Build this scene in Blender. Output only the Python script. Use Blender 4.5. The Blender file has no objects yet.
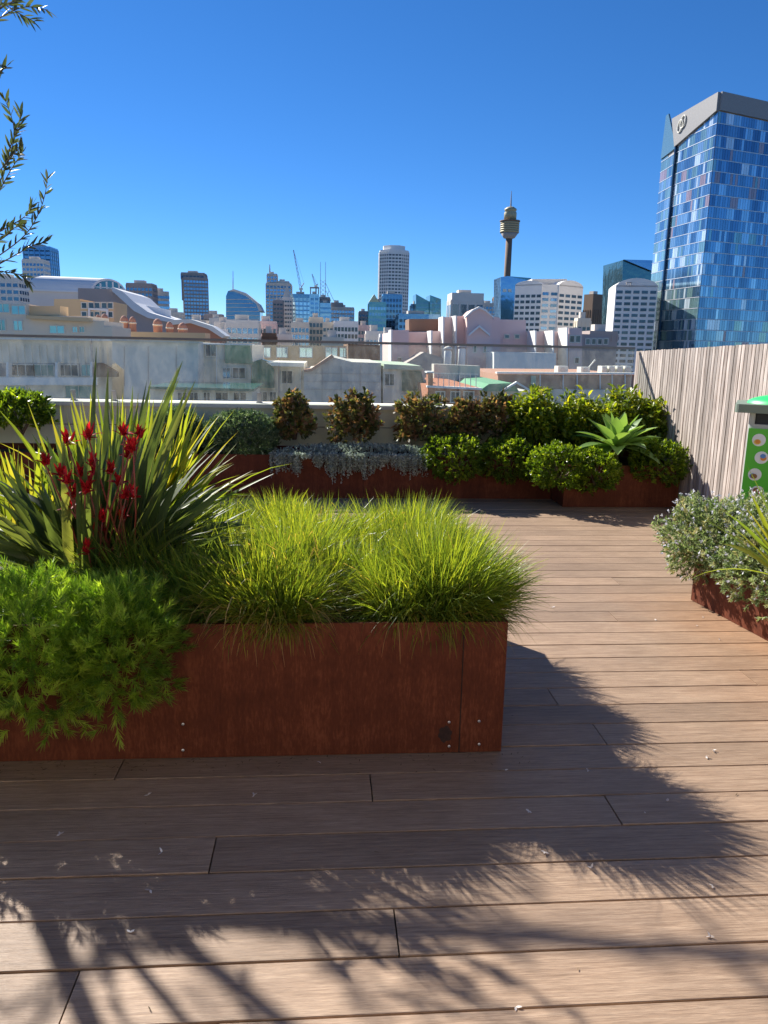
import bpy, math, random
import numpy as np
from mathutils import Vector, Matrix
R = math.radians
random.seed(7); rng = np.random.default_rng(7)
C = bpy.context.scene.collection
scene = bpy.context.scene

# ------------------------------------------------------------------ camera
FPX = 770.0; PITCH = R(12.1); ROLL = R(1.15); YAW = R(4.5); EYE = 1.55
fw = Vector((math.sin(YAW)*math.cos(PITCH), math.cos(YAW)*math.cos(PITCH), -math.sin(PITCH)))
rt0 = Vector((math.cos(YAW), -math.sin(YAW), 0)); up0 = rt0.cross(fw)
rt = math.cos(ROLL)*rt0 + math.sin(ROLL)*up0
up = math.cos(ROLL)*up0 - math.sin(ROLL)*rt0
cd = bpy.data.cameras.new('camera'); cam = bpy.data.objects.new('camera', cd); C.objects.link(cam)
cd.sensor_fit = 'VERTICAL'; cd.sensor_height = 36; cd.sensor_width = 27; cd.lens = FPX*36/1024
cd.clip_start = 0.05; cd.clip_end = 20000
cam.matrix_world = Matrix(((rt.x, up.x, -fw.x, 0), (rt.y, up.y, -fw.y, 0), (rt.z, up.z, -fw.z, EYE), (0, 0, 0, 1)))
scene.camera = cam
scene.render.resolution_x = 768; scene.render.resolution_y = 1024

# ------------------------------------------------------------------ sky, sun, exposure
SUNL = Vector((0.85, -1.06, -1.02)).normalized()          # direction the light travels
tos = -SUNL
w = bpy.data.worlds.new('World'); scene.world = w; w.use_nodes = True
nt = w.node_tree; bgn = nt.nodes['Background']
sk = nt.nodes.new('ShaderNodeTexSky'); sk.sky_type = 'NISHITA'; sk.sun_disc = False
sk.sun_elevation = math.asin(tos.z); sk.sun_rotation = math.atan2(tos.x, tos.y)
sk.altitude = 0; sk.air_density = 0.7; sk.dust_density = 0.0; sk.ozone_density = 10
hsv = nt.nodes.new('ShaderNodeHueSaturation'); hsv.inputs['Saturation'].default_value = 1.1
nt.links.new(sk.outputs[0], hsv.inputs['Color']); nt.links.new(hsv.outputs[0], bgn.inputs['Color']); bgn.inputs['Strength'].default_value = 0.065
sl = bpy.data.lights.new('sun', 'SUN'); sl.energy = 4.3; sl.angle = R(0.53); sl.color = (1.0, 0.95, 0.87)
so = bpy.data.objects.new('sun', sl); C.objects.link(so); so.rotation_euler = SUNL.to_track_quat('-Z', 'Y').to_euler()
so.location = (-8, 16, 30)
scene.view_settings.view_transform = 'Standard'; scene.view_settings.look = 'None'
scene.view_settings.exposure = 1.15; scene.view_settings.gamma = 1
scene.render.engine = 'CYCLES'
scene.cycles.max_bounces = 8; scene.cycles.transparent_max_bounces = 12
scene.cycles.caustics_reflective = False; scene.cycles.caustics_refractive = False

# ------------------------------------------------------------------ measuring helpers
def ray(px, py): return fw + (px-384)/FPX*rt - (py-512)/FPX*up
def at(px, py, Y):
    d = ray(px, py); return Vector((0, 0, EYE)) + d*(Y/d.y)
def proj(p):
    d = Vector(p)-Vector((0, 0, EYE)); k = d.dot(fw)
    if k <= 0: return None
    return (384+FPX*d.dot(rt)/k, 512-FPX*d.dot(up)/k)

# ------------------------------------------------------------------ materials
def newmat(name):
    m = bpy.data.materials.new(name); m.use_nodes = True
    return m, m.node_tree, m.node_tree.nodes['Principled BSDF']
def mat(name, col, rough=0.7, metal=0.0, var=0.12, scale=3.0, spec=0.5, bump=0.0, stretch=(1, 1, 1), attr=0.0):
    m, t, b = newmat(name); N = t.nodes; Lk = t.links
    tc = N.new('ShaderNodeTexCoord'); mp = N.new('ShaderNodeMapping'); mp.inputs['Scale'].default_value = stretch
    nz = N.new('ShaderNodeTexNoise'); nz.inputs['Scale'].default_value = scale; nz.inputs['Detail'].default_value = 6
    Lk.new(tc.outputs['Object'], mp.inputs[0]); Lk.new(mp.outputs[0], nz.inputs['Vector'])
    mr = N.new('ShaderNodeMapRange'); mr.inputs['From Min'].default_value = .25; mr.inputs['From Max'].default_value = .75
    mr.inputs['To Min'].default_value = 1-var; mr.inputs['To Max'].default_value = 1+var
    Lk.new(nz.outputs['Fac'], mr.inputs['Value'])
    hs = N.new('ShaderNodeHueSaturation'); hs.inputs['Color'].default_value = (*col, 1)
    val = mr.outputs[0]
    if attr:
        a = N.new('ShaderNodeAttribute'); a.attribute_name = 'rnd'
        m2 = N.new('ShaderNodeMapRange'); m2.inputs['To Min'].default_value = 1-attr; m2.inputs['To Max'].default_value = 1+attr
        Lk.new(a.outputs['Fac'], m2.inputs['Value'])
        mu = N.new('ShaderNodeMath'); mu.operation = 'MULTIPLY'; Lk.new(val, mu.inputs[0]); Lk.new(m2.outputs[0], mu.inputs[1]); val = mu.outputs[0]
    Lk.new(val, hs.inputs['Value']); Lk.new(hs.outputs[0], b.inputs['Base Color'])
    b.inputs['Roughness'].default_value = rough; b.inputs['Metallic'].default_value = metal
    b.inputs['Specular IOR Level'].default_value = spec
    if bump:
        bp = N.new('ShaderNodeBump'); bp.inputs['Strength'].default_value = bump; bp.inputs['Distance'].default_value = .02
        Lk.new(nz.outputs['Fac'], bp.inputs['Height']); Lk.new(bp.outputs[0], b.inputs['Normal'])
    return m
def leafmat(name, cols, rough=0.45, trans=0.45, tcol=None, spec=0.4):
    """cols: list of (pos, colour) over the per-leaf random attribute; tcol multiplies the transmitted light"""
    m, t, b = newmat(name); N = t.nodes; Lk = t.links
    a = N.new('ShaderNodeAttribute'); a.attribute_name = 'rnd'
    cr = N.new('ShaderNodeValToRGB'); e = cr.color_ramp.elements
    while len(e) < len(cols): e.new(0.5)
    for i, (p, c) in enumerate(cols): e[i].position = p; e[i].color = (*c, 1)
    Lk.new(a.outputs['Fac'], cr.inputs[0]); Lk.new(cr.outputs[0], b.inputs['Base Color'])
    b.inputs['Roughness'].default_value = rough; b.inputs['Specular IOR Level'].default_value = spec
    tr = N.new('ShaderNodeBsdfTranslucent'); mx = N.new('ShaderNodeMix'); mx.data_type = 'RGBA'; mx.blend_type = 'MULTIPLY'
    mx.inputs['Factor'].default_value = 1; Lk.new(cr.outputs[0], mx.inputs[6]); mx.inputs[7].default_value = (*(tcol or (2.2, 2.0, .8)), 1)
    Lk.new(mx.outputs[2], tr.inputs['Color'])
    ms = N.new('ShaderNodeMixShader'); ms.inputs[0].default_value = trans
    Lk.new(b.outputs[0], ms.inputs[1]); Lk.new(tr.outputs[0], ms.inputs[2])
    Lk.new(ms.outputs[0], N['Material Output'].inputs['Surface'])
    return m
M = {}
def wood_deck():
    m, t, b = newmat('deck_wood'); N = t.nodes; Lk = t.links
    tc = N.new('ShaderNodeTexCoord'); at_ = N.new('ShaderNodeAttribute'); at_.attribute_name = 'rnd'
    off = N.new('ShaderNodeVectorMath'); off.operation = 'MULTIPLY_ADD'
    Lk.new(at_.outputs['Fac'], off.inputs[0]); off.inputs[1].default_value = (37, 11, 5); Lk.new(tc.outputs['Object'], off.inputs[2])
    def noise(scale, st, det=6, ro=.6):
        mp = N.new('ShaderNodeMapping'); mp.inputs['Scale'].default_value = st; Lk.new(off.outputs[0], mp.inputs[0])
        n = N.new('ShaderNodeTexNoise'); n.inputs['Scale'].default_value = scale; n.inputs['Detail'].default_value = det; n.inputs['Roughness'].default_value = ro
        Lk.new(mp.outputs[0], n.inputs['Vector']); return n
    g = noise(9, (.55, 14, 1), 9, .72); bl = noise(2.2, (1, 1.6, 1)); fine = noise(60, (.35, 6, 1), 4)
    cr = N.new('ShaderNodeValToRGB'); e = cr.color_ramp.elements
    e[0].position = .22; e[0].color = (.155, .092, .052, 1); e[1].position = .78; e[1].color = (.47, .34, .235, 1)
    k = e.new(.5); k.color = (.32, .216, .142, 1)
    Lk.new(g.outputs['Fac'], cr.inputs[0])
    def mr(src, a, bb, lo=.25, hi=.75):
        x = N.new('ShaderNodeMapRange'); x.inputs['From Min'].default_value = lo; x.inputs['From Max'].default_value = hi
        x.inputs['To Min'].default_value = a; x.inputs['To Max'].default_value = bb; Lk.new(src, x.inputs['Value']); return x.outputs[0]
    def mul(a, bb):
        x = N.new('ShaderNodeMath'); x.operation = 'MULTIPLY'; Lk.new(a, x.inputs[0]); Lk.new(bb, x.inputs[1]); return x.outputs[0]
    v = mul(mul(mr(bl.outputs['Fac'], .82, 1.15), mr(fine.outputs['Fac'], .74, 1.24)), mr(at_.outputs['Fac'], .84, 1.13, 0, 1))
    hs = N.new('ShaderNodeHueSaturation'); Lk.new(cr.outputs[0], hs.inputs['Color']); Lk.new(v, hs.inputs['Value'])
    # rust run-off stain beside the steel planter on the right
    sp = N.new('ShaderNodeSeparateXYZ'); Lk.new(tc.outputs['Object'], sp.inputs[0])
    n2 = N.new('ShaderNodeTexNoise'); n2.inputs['Scale'].default_value = 3; n2.inputs['Detail'].default_value = 5; Lk.new(tc.outputs['Object'], n2.inputs['Vector'])
    ad = N.new('ShaderNodeMath'); ad.operation = 'MULTIPLY_ADD'; Lk.new(n2.outputs['Fac'], ad.inputs[0]); ad.inputs[1].default_value = .9; Lk.new(sp.outputs['X'], ad.inputs[2])
    s1 = mr(ad.outputs[0], 0, .75, 2.15, 2.85); s2 = mr(sp.outputs['Y'], 1, 0, 4.4, 5.0); s = mul(s1, s2)
    mx = N.new('ShaderNodeMix'); mx.data_type = 'RGBA'; mx.blend_type = 'MULTIPLY'; Lk.new(s, mx.inputs['Factor'])
    Lk.new(hs.outputs[0], mx.inputs[6]); mx.inputs[7].default_value = (1.02, .84, .72, 1)
    Lk.new(mx.outputs[2], b.inputs['Base Color'])
    b.inputs['Roughness'].default_value = .55; b.inputs['Specular IOR Level'].default_value = .5
    bp = N.new('ShaderNodeBump'); bp.inputs['Strength'].default_value = .35; bp.inputs['Distance'].default_value = .004
    Lk.new(fine.outputs['Fac'], bp.inputs['Height'])
    bp2 = N.new('ShaderNodeBump'); bp2.inputs['Strength'].default_value = .4; bp2.inputs['Distance'].default_value = .006
    Lk.new(g.outputs['Fac'], bp2.inputs['Height']); Lk.new(bp.outputs[0], bp2.inputs['Normal']); Lk.new(bp2.outputs[0], b.inputs['Normal'])
    return m
def corten():
    m, t, b = newmat('corten_steel'); N = t.nodes; Lk = t.links
    tc = N.new('ShaderNodeTexCoord')
    def noise(scale, st, det=8):
        mp = N.new('ShaderNodeMapping'); mp.inputs['Scale'].default_value = st; Lk.new(tc.outputs['Object'], mp.inputs[0])
        n = N.new('ShaderNodeTexNoise'); n.inputs['Scale'].default_value = scale; n.inputs['Detail'].default_value = det; n.inputs['Roughness'].default_value = .65
        Lk.new(mp.outputs[0], n.inputs['Vector']); return n
    a = noise(70, (1.6, 1.6, .4)); c = noise(2.6, (1, 1, 1.8)); d = noise(9, (2.6, 2.6, .22))
    cr = N.new('ShaderNodeValToRGB'); e = cr.color_ramp.elements
    e[0].position = .30; e[0].color = (.045, .010, .005, 1); e[1].position = .70; e[1].color = (.27, .08, .036, 1); k = e.new(.5); k.color = (.115, .029, .012, 1)
    mx = N.new('ShaderNodeMix'); mx.inputs['Factor'].default_value = .5; Lk.new(a.outputs['Fac'], mx.inputs[2]); Lk.new(c.outputs['Fac'], mx.inputs[3])
    mx2 = N.new('ShaderNodeMix'); mx2.inputs['Factor'].default_value = .28; Lk.new(mx.outputs[0], mx2.inputs[2]); Lk.new(d.outputs['Fac'], mx2.inputs[3])
    Lk.new(mx2.outputs[0], cr.inputs[0]); Lk.new(cr.outputs[0], b.inputs['Base Color'])
    b.inputs['Roughness'].default_value = .72; b.inputs['Specular IOR Level'].default_value = .25
    bp = N.new('ShaderNodeBump'); bp.inputs['Strength'].default_value = .35; bp.inputs['Distance'].default_value = .003
    Lk.new(a.outputs['Fac'], bp.inputs['Height']); Lk.new(bp.outputs[0], b.inputs['Normal'])
    return m
def batten_wood():
    m, t, b = newmat('batten_wood'); N = t.nodes; Lk = t.links
    tc = N.new('ShaderNodeTexCoord'); a = N.new('ShaderNodeAttribute'); a.attribute_name = 'rnd'
    off = N.new('ShaderNodeVectorMath'); off.operation = 'MULTIPLY_ADD'
    Lk.new(a.outputs['Fac'], off.inputs[0]); off.inputs[1].default_value = (7, 31, 9); Lk.new(tc.outputs['Object'], off.inputs[2])
    mp = N.new('ShaderNodeMapping'); mp.inputs['Scale'].default_value = (14, 14, .7); Lk.new(off.outputs[0], mp.inputs[0])
    n = N.new('ShaderNodeTexNoise'); n.inputs['Scale'].default_value = 5; n.inputs['Detail'].default_value = 8; Lk.new(mp.outputs[0], n.inputs['Vector'])
    cr = N.new('ShaderNodeValToRGB'); e = cr.color_ramp.elements
    e[0].position = .3; e[0].color = (.25, .195, .165, 1); e[1].position = .7; e[1].color = (.62, .545, .49, 1)
    Lk.new(n.outputs['Fac'], cr.inputs[0])
    mr = N.new('ShaderNodeMapRange'); mr.inputs['To Min'].default_value = .62; mr.inputs['To Max'].default_value = 1.25; Lk.new(a.outputs['Fac'], mr.inputs['Value'])
    hs = N.new('ShaderNodeHueSaturation'); Lk.new(cr.outputs[0], hs.inputs['Color']); Lk.new(mr.outputs[0], hs.inputs['Value'])
    Lk.new(hs.outputs[0], b.inputs['Base Color']); b.inputs['Roughness'].default_value = .7; b.inputs['Specular IOR Level'].default_value = .25
    return m
def pane_glass():
    m, t, b = newmat('balustrade_glass'); N = t.nodes; Lk = t.links; N.remove(b)
    tr = N.new('ShaderNodeBsdfTransparent'); tr.inputs['Color'].default_value = (.93, .965, .95, 1)
    gl = N.new('ShaderNodeBsdfGlossy'); gl.inputs['Roughness'].default_value = .01
    fr = N.new('ShaderNodeFresnel'); fr.inputs['IOR'].default_value = 1.25
    m1 = N.new('ShaderNodeMixShader'); Lk.new(fr.outputs[0], m1.inputs[0]); Lk.new(tr.outputs[0], m1.inputs[1]); Lk.new(gl.outputs[0], m1.inputs[2])
    tc = N.new('ShaderNodeTexCoord'); mp = N.new('ShaderNodeMapping'); mp.inputs['Scale'].default_value = (1.5, 1, .8); Lk.new(tc.outputs['Object'], mp.inputs[0])
    n = N.new('ShaderNodeTexNoise'); n.inputs['Scale'].default_value = 7; n.inputs['Detail'].default_value = 9; n.inputs['Roughness'].default_value = .7; Lk.new(mp.outputs[0], n.inputs['Vector'])
    mr = N.new('ShaderNodeMapRange'); mr.inputs['From Min'].default_value = .42; mr.inputs['From Max'].default_value = .72
    mr.inputs['To Min'].default_value = .022; mr.inputs['To Max'].default_value = .09; Lk.new(n.outputs['Fac'], mr.inputs['Value'])
    df = N.new('ShaderNodeBsdfDiffuse'); df.inputs['Color'].default_value = (.8, .8, .78, 1)
    t2 = N.new('ShaderNodeBsdfTranslucent'); t2.inputs['Color'].default_value = (.8, .8, .78, 1)
    m0 = N.new('ShaderNodeMixShader'); m0.inputs[0].default_value = .5; Lk.new(df.outputs[0], m0.inputs[1]); Lk.new(t2.outputs[0], m0.inputs[2])
    m2 = N.new('ShaderNodeMixShader'); Lk.new(mr.outputs[0], m2.inputs[0]); Lk.new(m1.outputs[0], m2.inputs[1]); Lk.new(m0.outputs[0], m2.inputs[2])
    Lk.new(m2.outputs[0], N['Material Output'].inputs['Surface'])
    return m
M['deck'] = wood_deck(); M['corten'] = corten(); M['batten'] = batten_wood(); M['pane'] = pane_glass()
M['joist'] = mat('joist_dark', (.02, .016, .013), .9)
M['soil'] = mat('potting_soil', (.045, .03, .02), .95, scale=30, var=.4, bump=.6)
M['concrete'] = mat('parapet_render', (.74, .72, .50), .85, scale=4, var=.12, bump=.1)
M['screw'] = mat('screw_steel', (.6, .6, .6), .35, 1)
M['rail'] = mat('rail_steel', (.42, .42, .42), .4, .6)
M['bark'] = mat('bark', (.16, .12, .09), .9, scale=20, var=.3, bump=.4)
M['stem'] = mat('green_stem', (.10, .12, .03), .6, scale=20)
# ------------------------------------------------------------------ mesh builder
ORG = {}
class MB:
    def __init__(s): s.v = []; s.f = []; s.m = []; s.r = []; s.n = 0
    def add(s, V, F, mi=0, rnd=None):
        V = np.asarray(V, float).reshape(-1, 3); n = len(V)
        s.v.append(V)
        if rnd is None: rnd = random.random()
        s.r.append(np.broadcast_to(np.asarray(rnd, float), (n,)))
        for q in F: s.f.append(tuple(int(i)+s.n for i in q))
        s.m.extend([mi]*len(F) if np.isscalar(mi) else list(mi)); s.n += n
        return s
    def box(s, x0, x1, y0, y1, z0, z1, mi=0, rnd=None, xf=None):
        V = [(x, y, z) for z in (z0, z1) for x, y in ((x0, y0), (x1, y0), (x1, y1), (x0, y1))]
        if xf: V = [xf(p) for p in V]
        return s.add(V, [(3, 2, 1, 0), (4, 5, 6, 7), (0, 1, 5, 4), (1, 2, 6, 5), (2, 3, 7, 6), (3, 0, 4, 7)], mi, rnd)
    def prism(s, pts, z0, z1, mi=0, rnd=None, ztop=None):
        """vertical prism on a plan polygon (counter-clockwise); ztop: per-corner top heights"""
        n = len(pts); V = [(x, y, z0) for x, y in pts] + [(x, y, (ztop[i] if ztop else z1)) for i, (x, y) in enumerate(pts)]
        F = [tuple(reversed(range(n))), tuple(range(n, 2*n))] + [(i, (i+1) % n, n+(i+1) % n, n+i) for i in range(n)]
        return s.add(V, F, mi, rnd)
    def prof(s, pts, y0, y1, mi=0, rnd=None, xf=None):
        """profile polygon in xz extruded along y"""
        n = len(pts); V = [(x, y0, z) for x, z in pts] + [(x, y1, z) for x, z in pts]
        if xf: V = [xf(p) for p in V]
        F = [tuple(range(n)), tuple(reversed(range(n, 2*n)))] + [((i+1) % n, i, n+i, n+(i+1) % n) for i in range(n)]
        return s.add(V, F, mi, rnd)
    def tube(s, pts, rad, k=8, mi=0, rnd=None):
        pts = [Vector(p) for p in pts]
        if np.isscalar(rad): rad = [rad]*len(pts)
        V = []; a = None
        for i, p in enumerate(pts):
            d = (pts[min(i+1, len(pts)-1)]-pts[max(i-1, 0)]).normalized()
            if a is None: a = d.orthogonal().normalized()
            a = (a-d*a.dot(d)).normalized(); b = d.cross(a)
            for j in range(k):
                t = 2*math.pi*j/k; V.append(p+(a*math.cos(t)+b*math.sin(t))*rad[i])
        F = [(i*k+j, i*k+(j+1) % k, (i+1)*k+(j+1) % k, (i+1)*k+j) for i in range(len(pts)-1) for j in range(k)]
        F += [tuple(reversed(range(k))), tuple(range((len(pts)-1)*k, len(pts)*k))]
        return s.add([tuple(q) for q in V], F, mi, rnd)
    def lathe(s, c, prof, k=24, mi=0, rnd=None):
        V = [(c[0]+r*math.cos(2*math.pi*j/k), c[1]+r*math.sin(2*math.pi*j/k), c[2]+z) for r, z in prof for j in range(k)]
        n = len(prof)
        F = [(i*k+j, i*k+(j+1) % k, (i+1)*k+(j+1) % k, (i+1)*k+j) for i in range(n-1) for j in range(k)]
        F += [tuple(reversed(range(k))), tuple(range((n-1)*k, n*k))]
        return s.add(V, F, mi, rnd)
    def strips(s, P, D, L, W, prof, droop=0.3, fold=0.0, tw=1.0, mi=0, rnd=None, pw=1.5, side=None):
        """N ribbon leaves at once. P,D (N,3); L,W (N,); prof: width fractions at the stations"""
        P = np.asarray(P, float); D = np.asarray(D, float); N = len(P); S = len(prof)
        if N == 0: return s
        D = D/np.linalg.norm(D, axis=1, keepdims=True)
        L = np.broadcast_to(L, (N,)); W = np.broadcast_to(W, (N,)); dr = np.broadcast_to(droop, (N,))
        if side is None:
            side = np.cross(D, np.array([0, 0, 1.0])) + rng.normal(0, .25*tw+1e-3, (N, 3))
            side -= D*np.sum(side*D, 1, keepdims=True)
        side = side/(np.linalg.norm(side, axis=1, keepdims=True)+1e-9)
        pos = P.copy(); K = 3 if fold else 2; V = np.zeros((N, S, K, 3))
        for i in range(S):
            t = i/(S-1); d = D.copy(); d[:, 2] -= dr*t**pw; d /= np.linalg.norm(d, axis=1, keepdims=True)
            if i: pos = pos + d*(L/(S-1))[:, None]
            h = (W*prof[i]*.5)[:, None]
            if K == 2: V[:, i, 0] = pos-side*h; V[:, i, 1] = pos+side*h
            else:
                nrm = np.cross(side, d); V[:, i, 0] = pos-side*h+nrm*h*fold; V[:, i, 1] = pos; V[:, i, 2] = pos+side*h+nrm*h*fold
        base = (np.arange(N)*S*K)[:, None]; qs = []
        for i in range(S-1):
            for k in range(K-1):
                a = i*K+k; qs.append([a, a+1, a+K+1, a+K])
        F = (base[:, :, None]+np.array(qs)[None]).reshape(-1, 4)
        if rnd is None: rnd = rng.random(N)
        s.v.append(V.reshape(-1, 3)); s.r.append(np.repeat(np.broadcast_to(rnd, (N,)), S*K))
        s.f.append(F+s.n); s.m.append((len(F), mi)); s.n += N*S*K
        return s
    def build(s, name, mats, parent=None, smooth=False):
        V = np.concatenate(s.v); r = np.concatenate(s.r); o = ORG.get(parent, Vector((0, 0, 0)))
        V = V-np.array(o)
        loops = []; starts = []; mis = []; ln = 0
        mlist = []
        for x in s.m:
            if isinstance(x, tuple): mlist.append(np.full(x[0], x[1]))
            else: mlist.append(np.array([x]))
        mis = np.concatenate(mlist)
        for x in s.f:
            if isinstance(x, tuple): loops.append(np.array(x)); starts.append(np.array([ln])); ln += len(x)
            else: loops.append(x.reshape(-1)); starts.append(ln+4*np.arange(len(x))); ln += 4*len(x)
        loops = np.concatenate(loops); starts = np.concatenate(starts)
        me = bpy.data.meshes.new(name); me.vertices.add(len(V)); me.vertices.foreach_set('co', V.astype(np.float32).reshape(-1))
        me.loops.add(len(loops)); me.loops.foreach_set('vertex_index', loops.astype(np.int32))
        me.polygons.add(len(starts)); me.polygons.foreach_set('loop_start', starts.astype(np.int32))
        if not isinstance(mats, (list, tuple)): mats = [mats]
        for q in mats: me.materials.append(q)
        me.update(calc_edges=True); me.validate()
        if len(me.polygons) == len(mis): me.polygons.foreach_set('material_index', mis.astype(np.int32))
        at_ = me.attributes.new('rnd', 'FLOAT', 'POINT'); at_.data.foreach_set('value', r.astype(np.float32))
        me.polygons.foreach_set('use_smooth', np.full(len(me.polygons), bool(smooth)))
        ob = bpy.data.objects.new(name, me); C.objects.link(ob)
        if parent: ob.parent = parent
        ORG[ob] = o.copy()
        return ob
def thing(name, label, cat, loc, group=None):
    o = bpy.data.objects.new(name, None); C.objects.link(o); o.location = loc; o.empty_display_size = .1
    o['label'] = label; o['category'] = cat
    if group: o['group'] = group
    ORG[o] = Vector(loc); return o
def tag(o, label=None, cat=None, group=None, kind=None):
    if label: o['label'] = label
    if cat: o['category'] = cat
    if group: o['group'] = group
    if kind: o['kind'] = kind
    return o

# ------------------------------------------------------------------ ground and deck
GZ = -28.0
MB().box(-6000, 6000, -3000, 9000, GZ-1, GZ, 0).build('ground', mat('asphalt_ground', (.12, .12, .115), .9, scale=.05)).__setitem__('kind', 'structure')
MB().box(-9, 3.7, -4, 9.05, -3.2, -.12, 0).build('roof_slab', M['joist']).__setitem__('kind', 'structure')
BP = .176; BW = .1695; B0 = 1.534-30*BP
forced = {}                                            # board index -> joint x measured in the photo
def jt(px, py):
    d = ray(px, py); k = -EYE/d.z; return d.x*k, d.y*k
for px, py in ((118, 772), (371, 784), (612, 808), (213, 853), (553, 697), (396, 928), (70, 996), (757, 684)):
    x, y = jt(px, py); forced.setdefault(int((y-B0)//BP), []).append(x)
dk = MB()
for i in range(0, 90):
    y0 = B0+i*BP; y1 = y0+BW
    if y0 < -3 or y1 > 8.9: continue
    xs = sorted(forced.get(i, []))
    if not xs: xs = [random.uniform(-1.5, 3)] if random.random() < .3 else []
    allx = [-8.5]+[x-random.uniform(3.3, 4.2) for x in xs[:1] or [random.uniform(-4.5, -3)]]+xs+[3.595]
    allx = sorted(set(allx))
    for a, b_ in zip(allx[:-1], allx[1:]):
        a += .0022; b_ -= .0022; c = .0016; dz = random.uniform(-.0012, .0012)
        n = 8; V = []
        for x, ins in ((a, 0), (b_, 0)):
            V += [(x, y0, -.024), (x, y0, -c+dz), (x, y0+c, dz), (x, y1-c, dz), (x, y1, -c+dz), (x, y1, -.024)]
        F = [(5, 4, 3, 2, 1, 0), (6, 7, 8, 9, 10, 11)]+[(j, j+1, 6+j+1, 6+j) for j in range(5)]+[(5, 0, 6, 11)]
        F = [tuple(reversed(f)) for f in F]
        dk.add(V, F, 0, random.random())
dk.build('deck', M['deck'])['kind'] = 'structure'

# ------------------------------------------------------------------ planters
def planter(label, pts, h, soil=.06, t=.012, seams=(), screws=()):
    """open steel box on a plan polygon (ccw)"""
    cx = sum(p[0] for p in pts)/len(pts); cy = sum(p[1] for p in pts)/len(pts)
    th = thing('steel_planter', label, 'planter', (cx, cy, 0))
    n = len(pts)
    def inset(d):
        out = []
        for i in range(n):
            p0 = Vector(pts[i-1]); p1 = Vector(pts[i]); p2 = Vector(pts[(i+1) % n])
            e1 = (p1-p0).normalized(); e2 = (p2-p1).normalized()
            n1 = Vector((-e1.y, e1.x)); n2 = Vector((-e2.y, e2.x)); b = (n1+n2); b = b/(b.dot(n1)); out.append(tuple(p1+b*d))
        return out
    ip = inset(t); V = [(x, y, .003) for x, y in pts]+[(x, y, h) for x, y in pts]+[(x, y, h) for x, y in ip]+[(x, y, .003) for x, y in ip]
    F = []
    for i in range(n):
        j = (i+1) % n
        F += [(i, j, n+j, n+i), (n+i, n+j, 2*n+j, 2*n+i), (2*n+i, 2*n+j, 3*n+j, 3*n+i), (3*n+i, 3*n+j, j, i)]
    MB().add(V, F, 0).build('steel_wall', M['corten'], th)
    s2 = inset(t+.002); MB().prism(s2, .01, h-soil).build('soil', M['soil'], th)
    for (x, y, z) in screws:
        a = MB(); a.tube([(x, y+.001, z), (x, y-.0035, z), (x, y-.005, z)], [.0055, .0055, .003], 10); a.build('screw', M['screw'], th)
    for (x, y) in seams:
        MB().box(x-.0015, x+.0015, y-.0025, y+.002, .004, h-.002).build('seam', M['joist'], th)
    return th
sc = [(px, py) for px, py in ((449, 722), (449, 746), (479, 721), (479, 744), (183, 724), (183, 750))]
scr = []
for px, py in sc:
    p = at(px, py, 2.722); scr.append((p.x, 2.7215, p.z))
planter('long rust-red steel planter in the foreground holding grass tussocks and red-flowered plant', [(-7, 2.722), (.695, 2.722), (.695, 4.26), (-7, 4.26)], .54, seams=[(.527, 2.7215)], screws=scr)
p_ = at(445, 734, 2.722); tgt = bpy.data.objects['steel_planter']; k_ = 22
MB().add([(p_.x+(.026+.004*math.sin(j*2.3))*math.cos(6.283*j/k_), 2.7203, max(.006, p_.z+(.034+.005*math.sin(j*1.7))*math.sin(6.283*j/k_))) for j in range(k_)], [tuple(range(k_))]).build('rust_stain', mat('dark_rust_stain', (.03, .012, .008), .8, scale=60, var=.5), tgt)
planter('low rust steel planter along the parapet under the silver trailing plant', [(-8, 7.88), (2.395, 7.88), (2.395, 8.62), (-8, 8.62)], .45, seams=[(-2.2, 7.8795), (.4, 7.8795)])
planter('short rust steel planter stepping forward under the big succulent rosette', [(2.40, 7.47), (3.592, 7.47), (3.592, 8.62), (2.40, 8.62)], .43)
planter('rust steel planter at right overflowing with flowering rosemary', [(2.345, 4.554), (2.52, 3.30), (2.52, 1.6), (3.4, 1.6), (3.4, 4.56)], .30)

# ------------------------------------------------------------------ parapet, glass, fence
pw = MB(); pw.box(-9, 3.7, 8.66, 9.02, -1.5, .86); o = pw.build('parapet_wall', M['concrete']); tag(o, 'pale rendered parapet wall running behind the far planters', 'wall')
cp = MB(); cp.prof([(-9, .862), (3.7, .862), (3.7, .905), (-9, .905)], 8.63, 9.05); o2 = cp.build('coping', mat('coping_render', (.75, .72, .60), .8), o)
MB().box(-9, 3.58, 8.657, 8.6602, .655, .661).build('joint_groove', M['joist'], o)
gb = thing('glass_balustrade', 'frameless clear glass balustrade with thin steel top rail above the parapet', 'balustrade', (0, 8.85, .9))
gx = [-9, -6.6, -4.6, -2.56, -.52, 1.52, 3.56]
for a, b_ in zip(gx[:-1], gx[1:]):
    MB().box(a+.008, b_-.008, 8.844, 8.856, .93, 1.575).build('glass_pane', M['pane'], gb)
for x in gx[1:-1]:
    for dx in (-.22, .22):
        MB().box(x+dx-.025, x+dx+.025, 8.825, 8.843, .9055, 1.02).box(x+dx-.035, x+dx+.035, 8.82, 8.88, .9055, .915).build('clamp', M['rail'], gb)
MB().box(-9, 3.56, 8.825, 8.875, 1.577, 1.604).build('top_rail', mat('rail_dark_steel', (.16, .16, .15), .4), gb)
fn = thing('timber_fence', 'tall fence of narrow vertical weathered timber battens on the right', 'fence', (3.62, 5, 0))
y = 1.0; fb = MB(); k = 0
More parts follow.
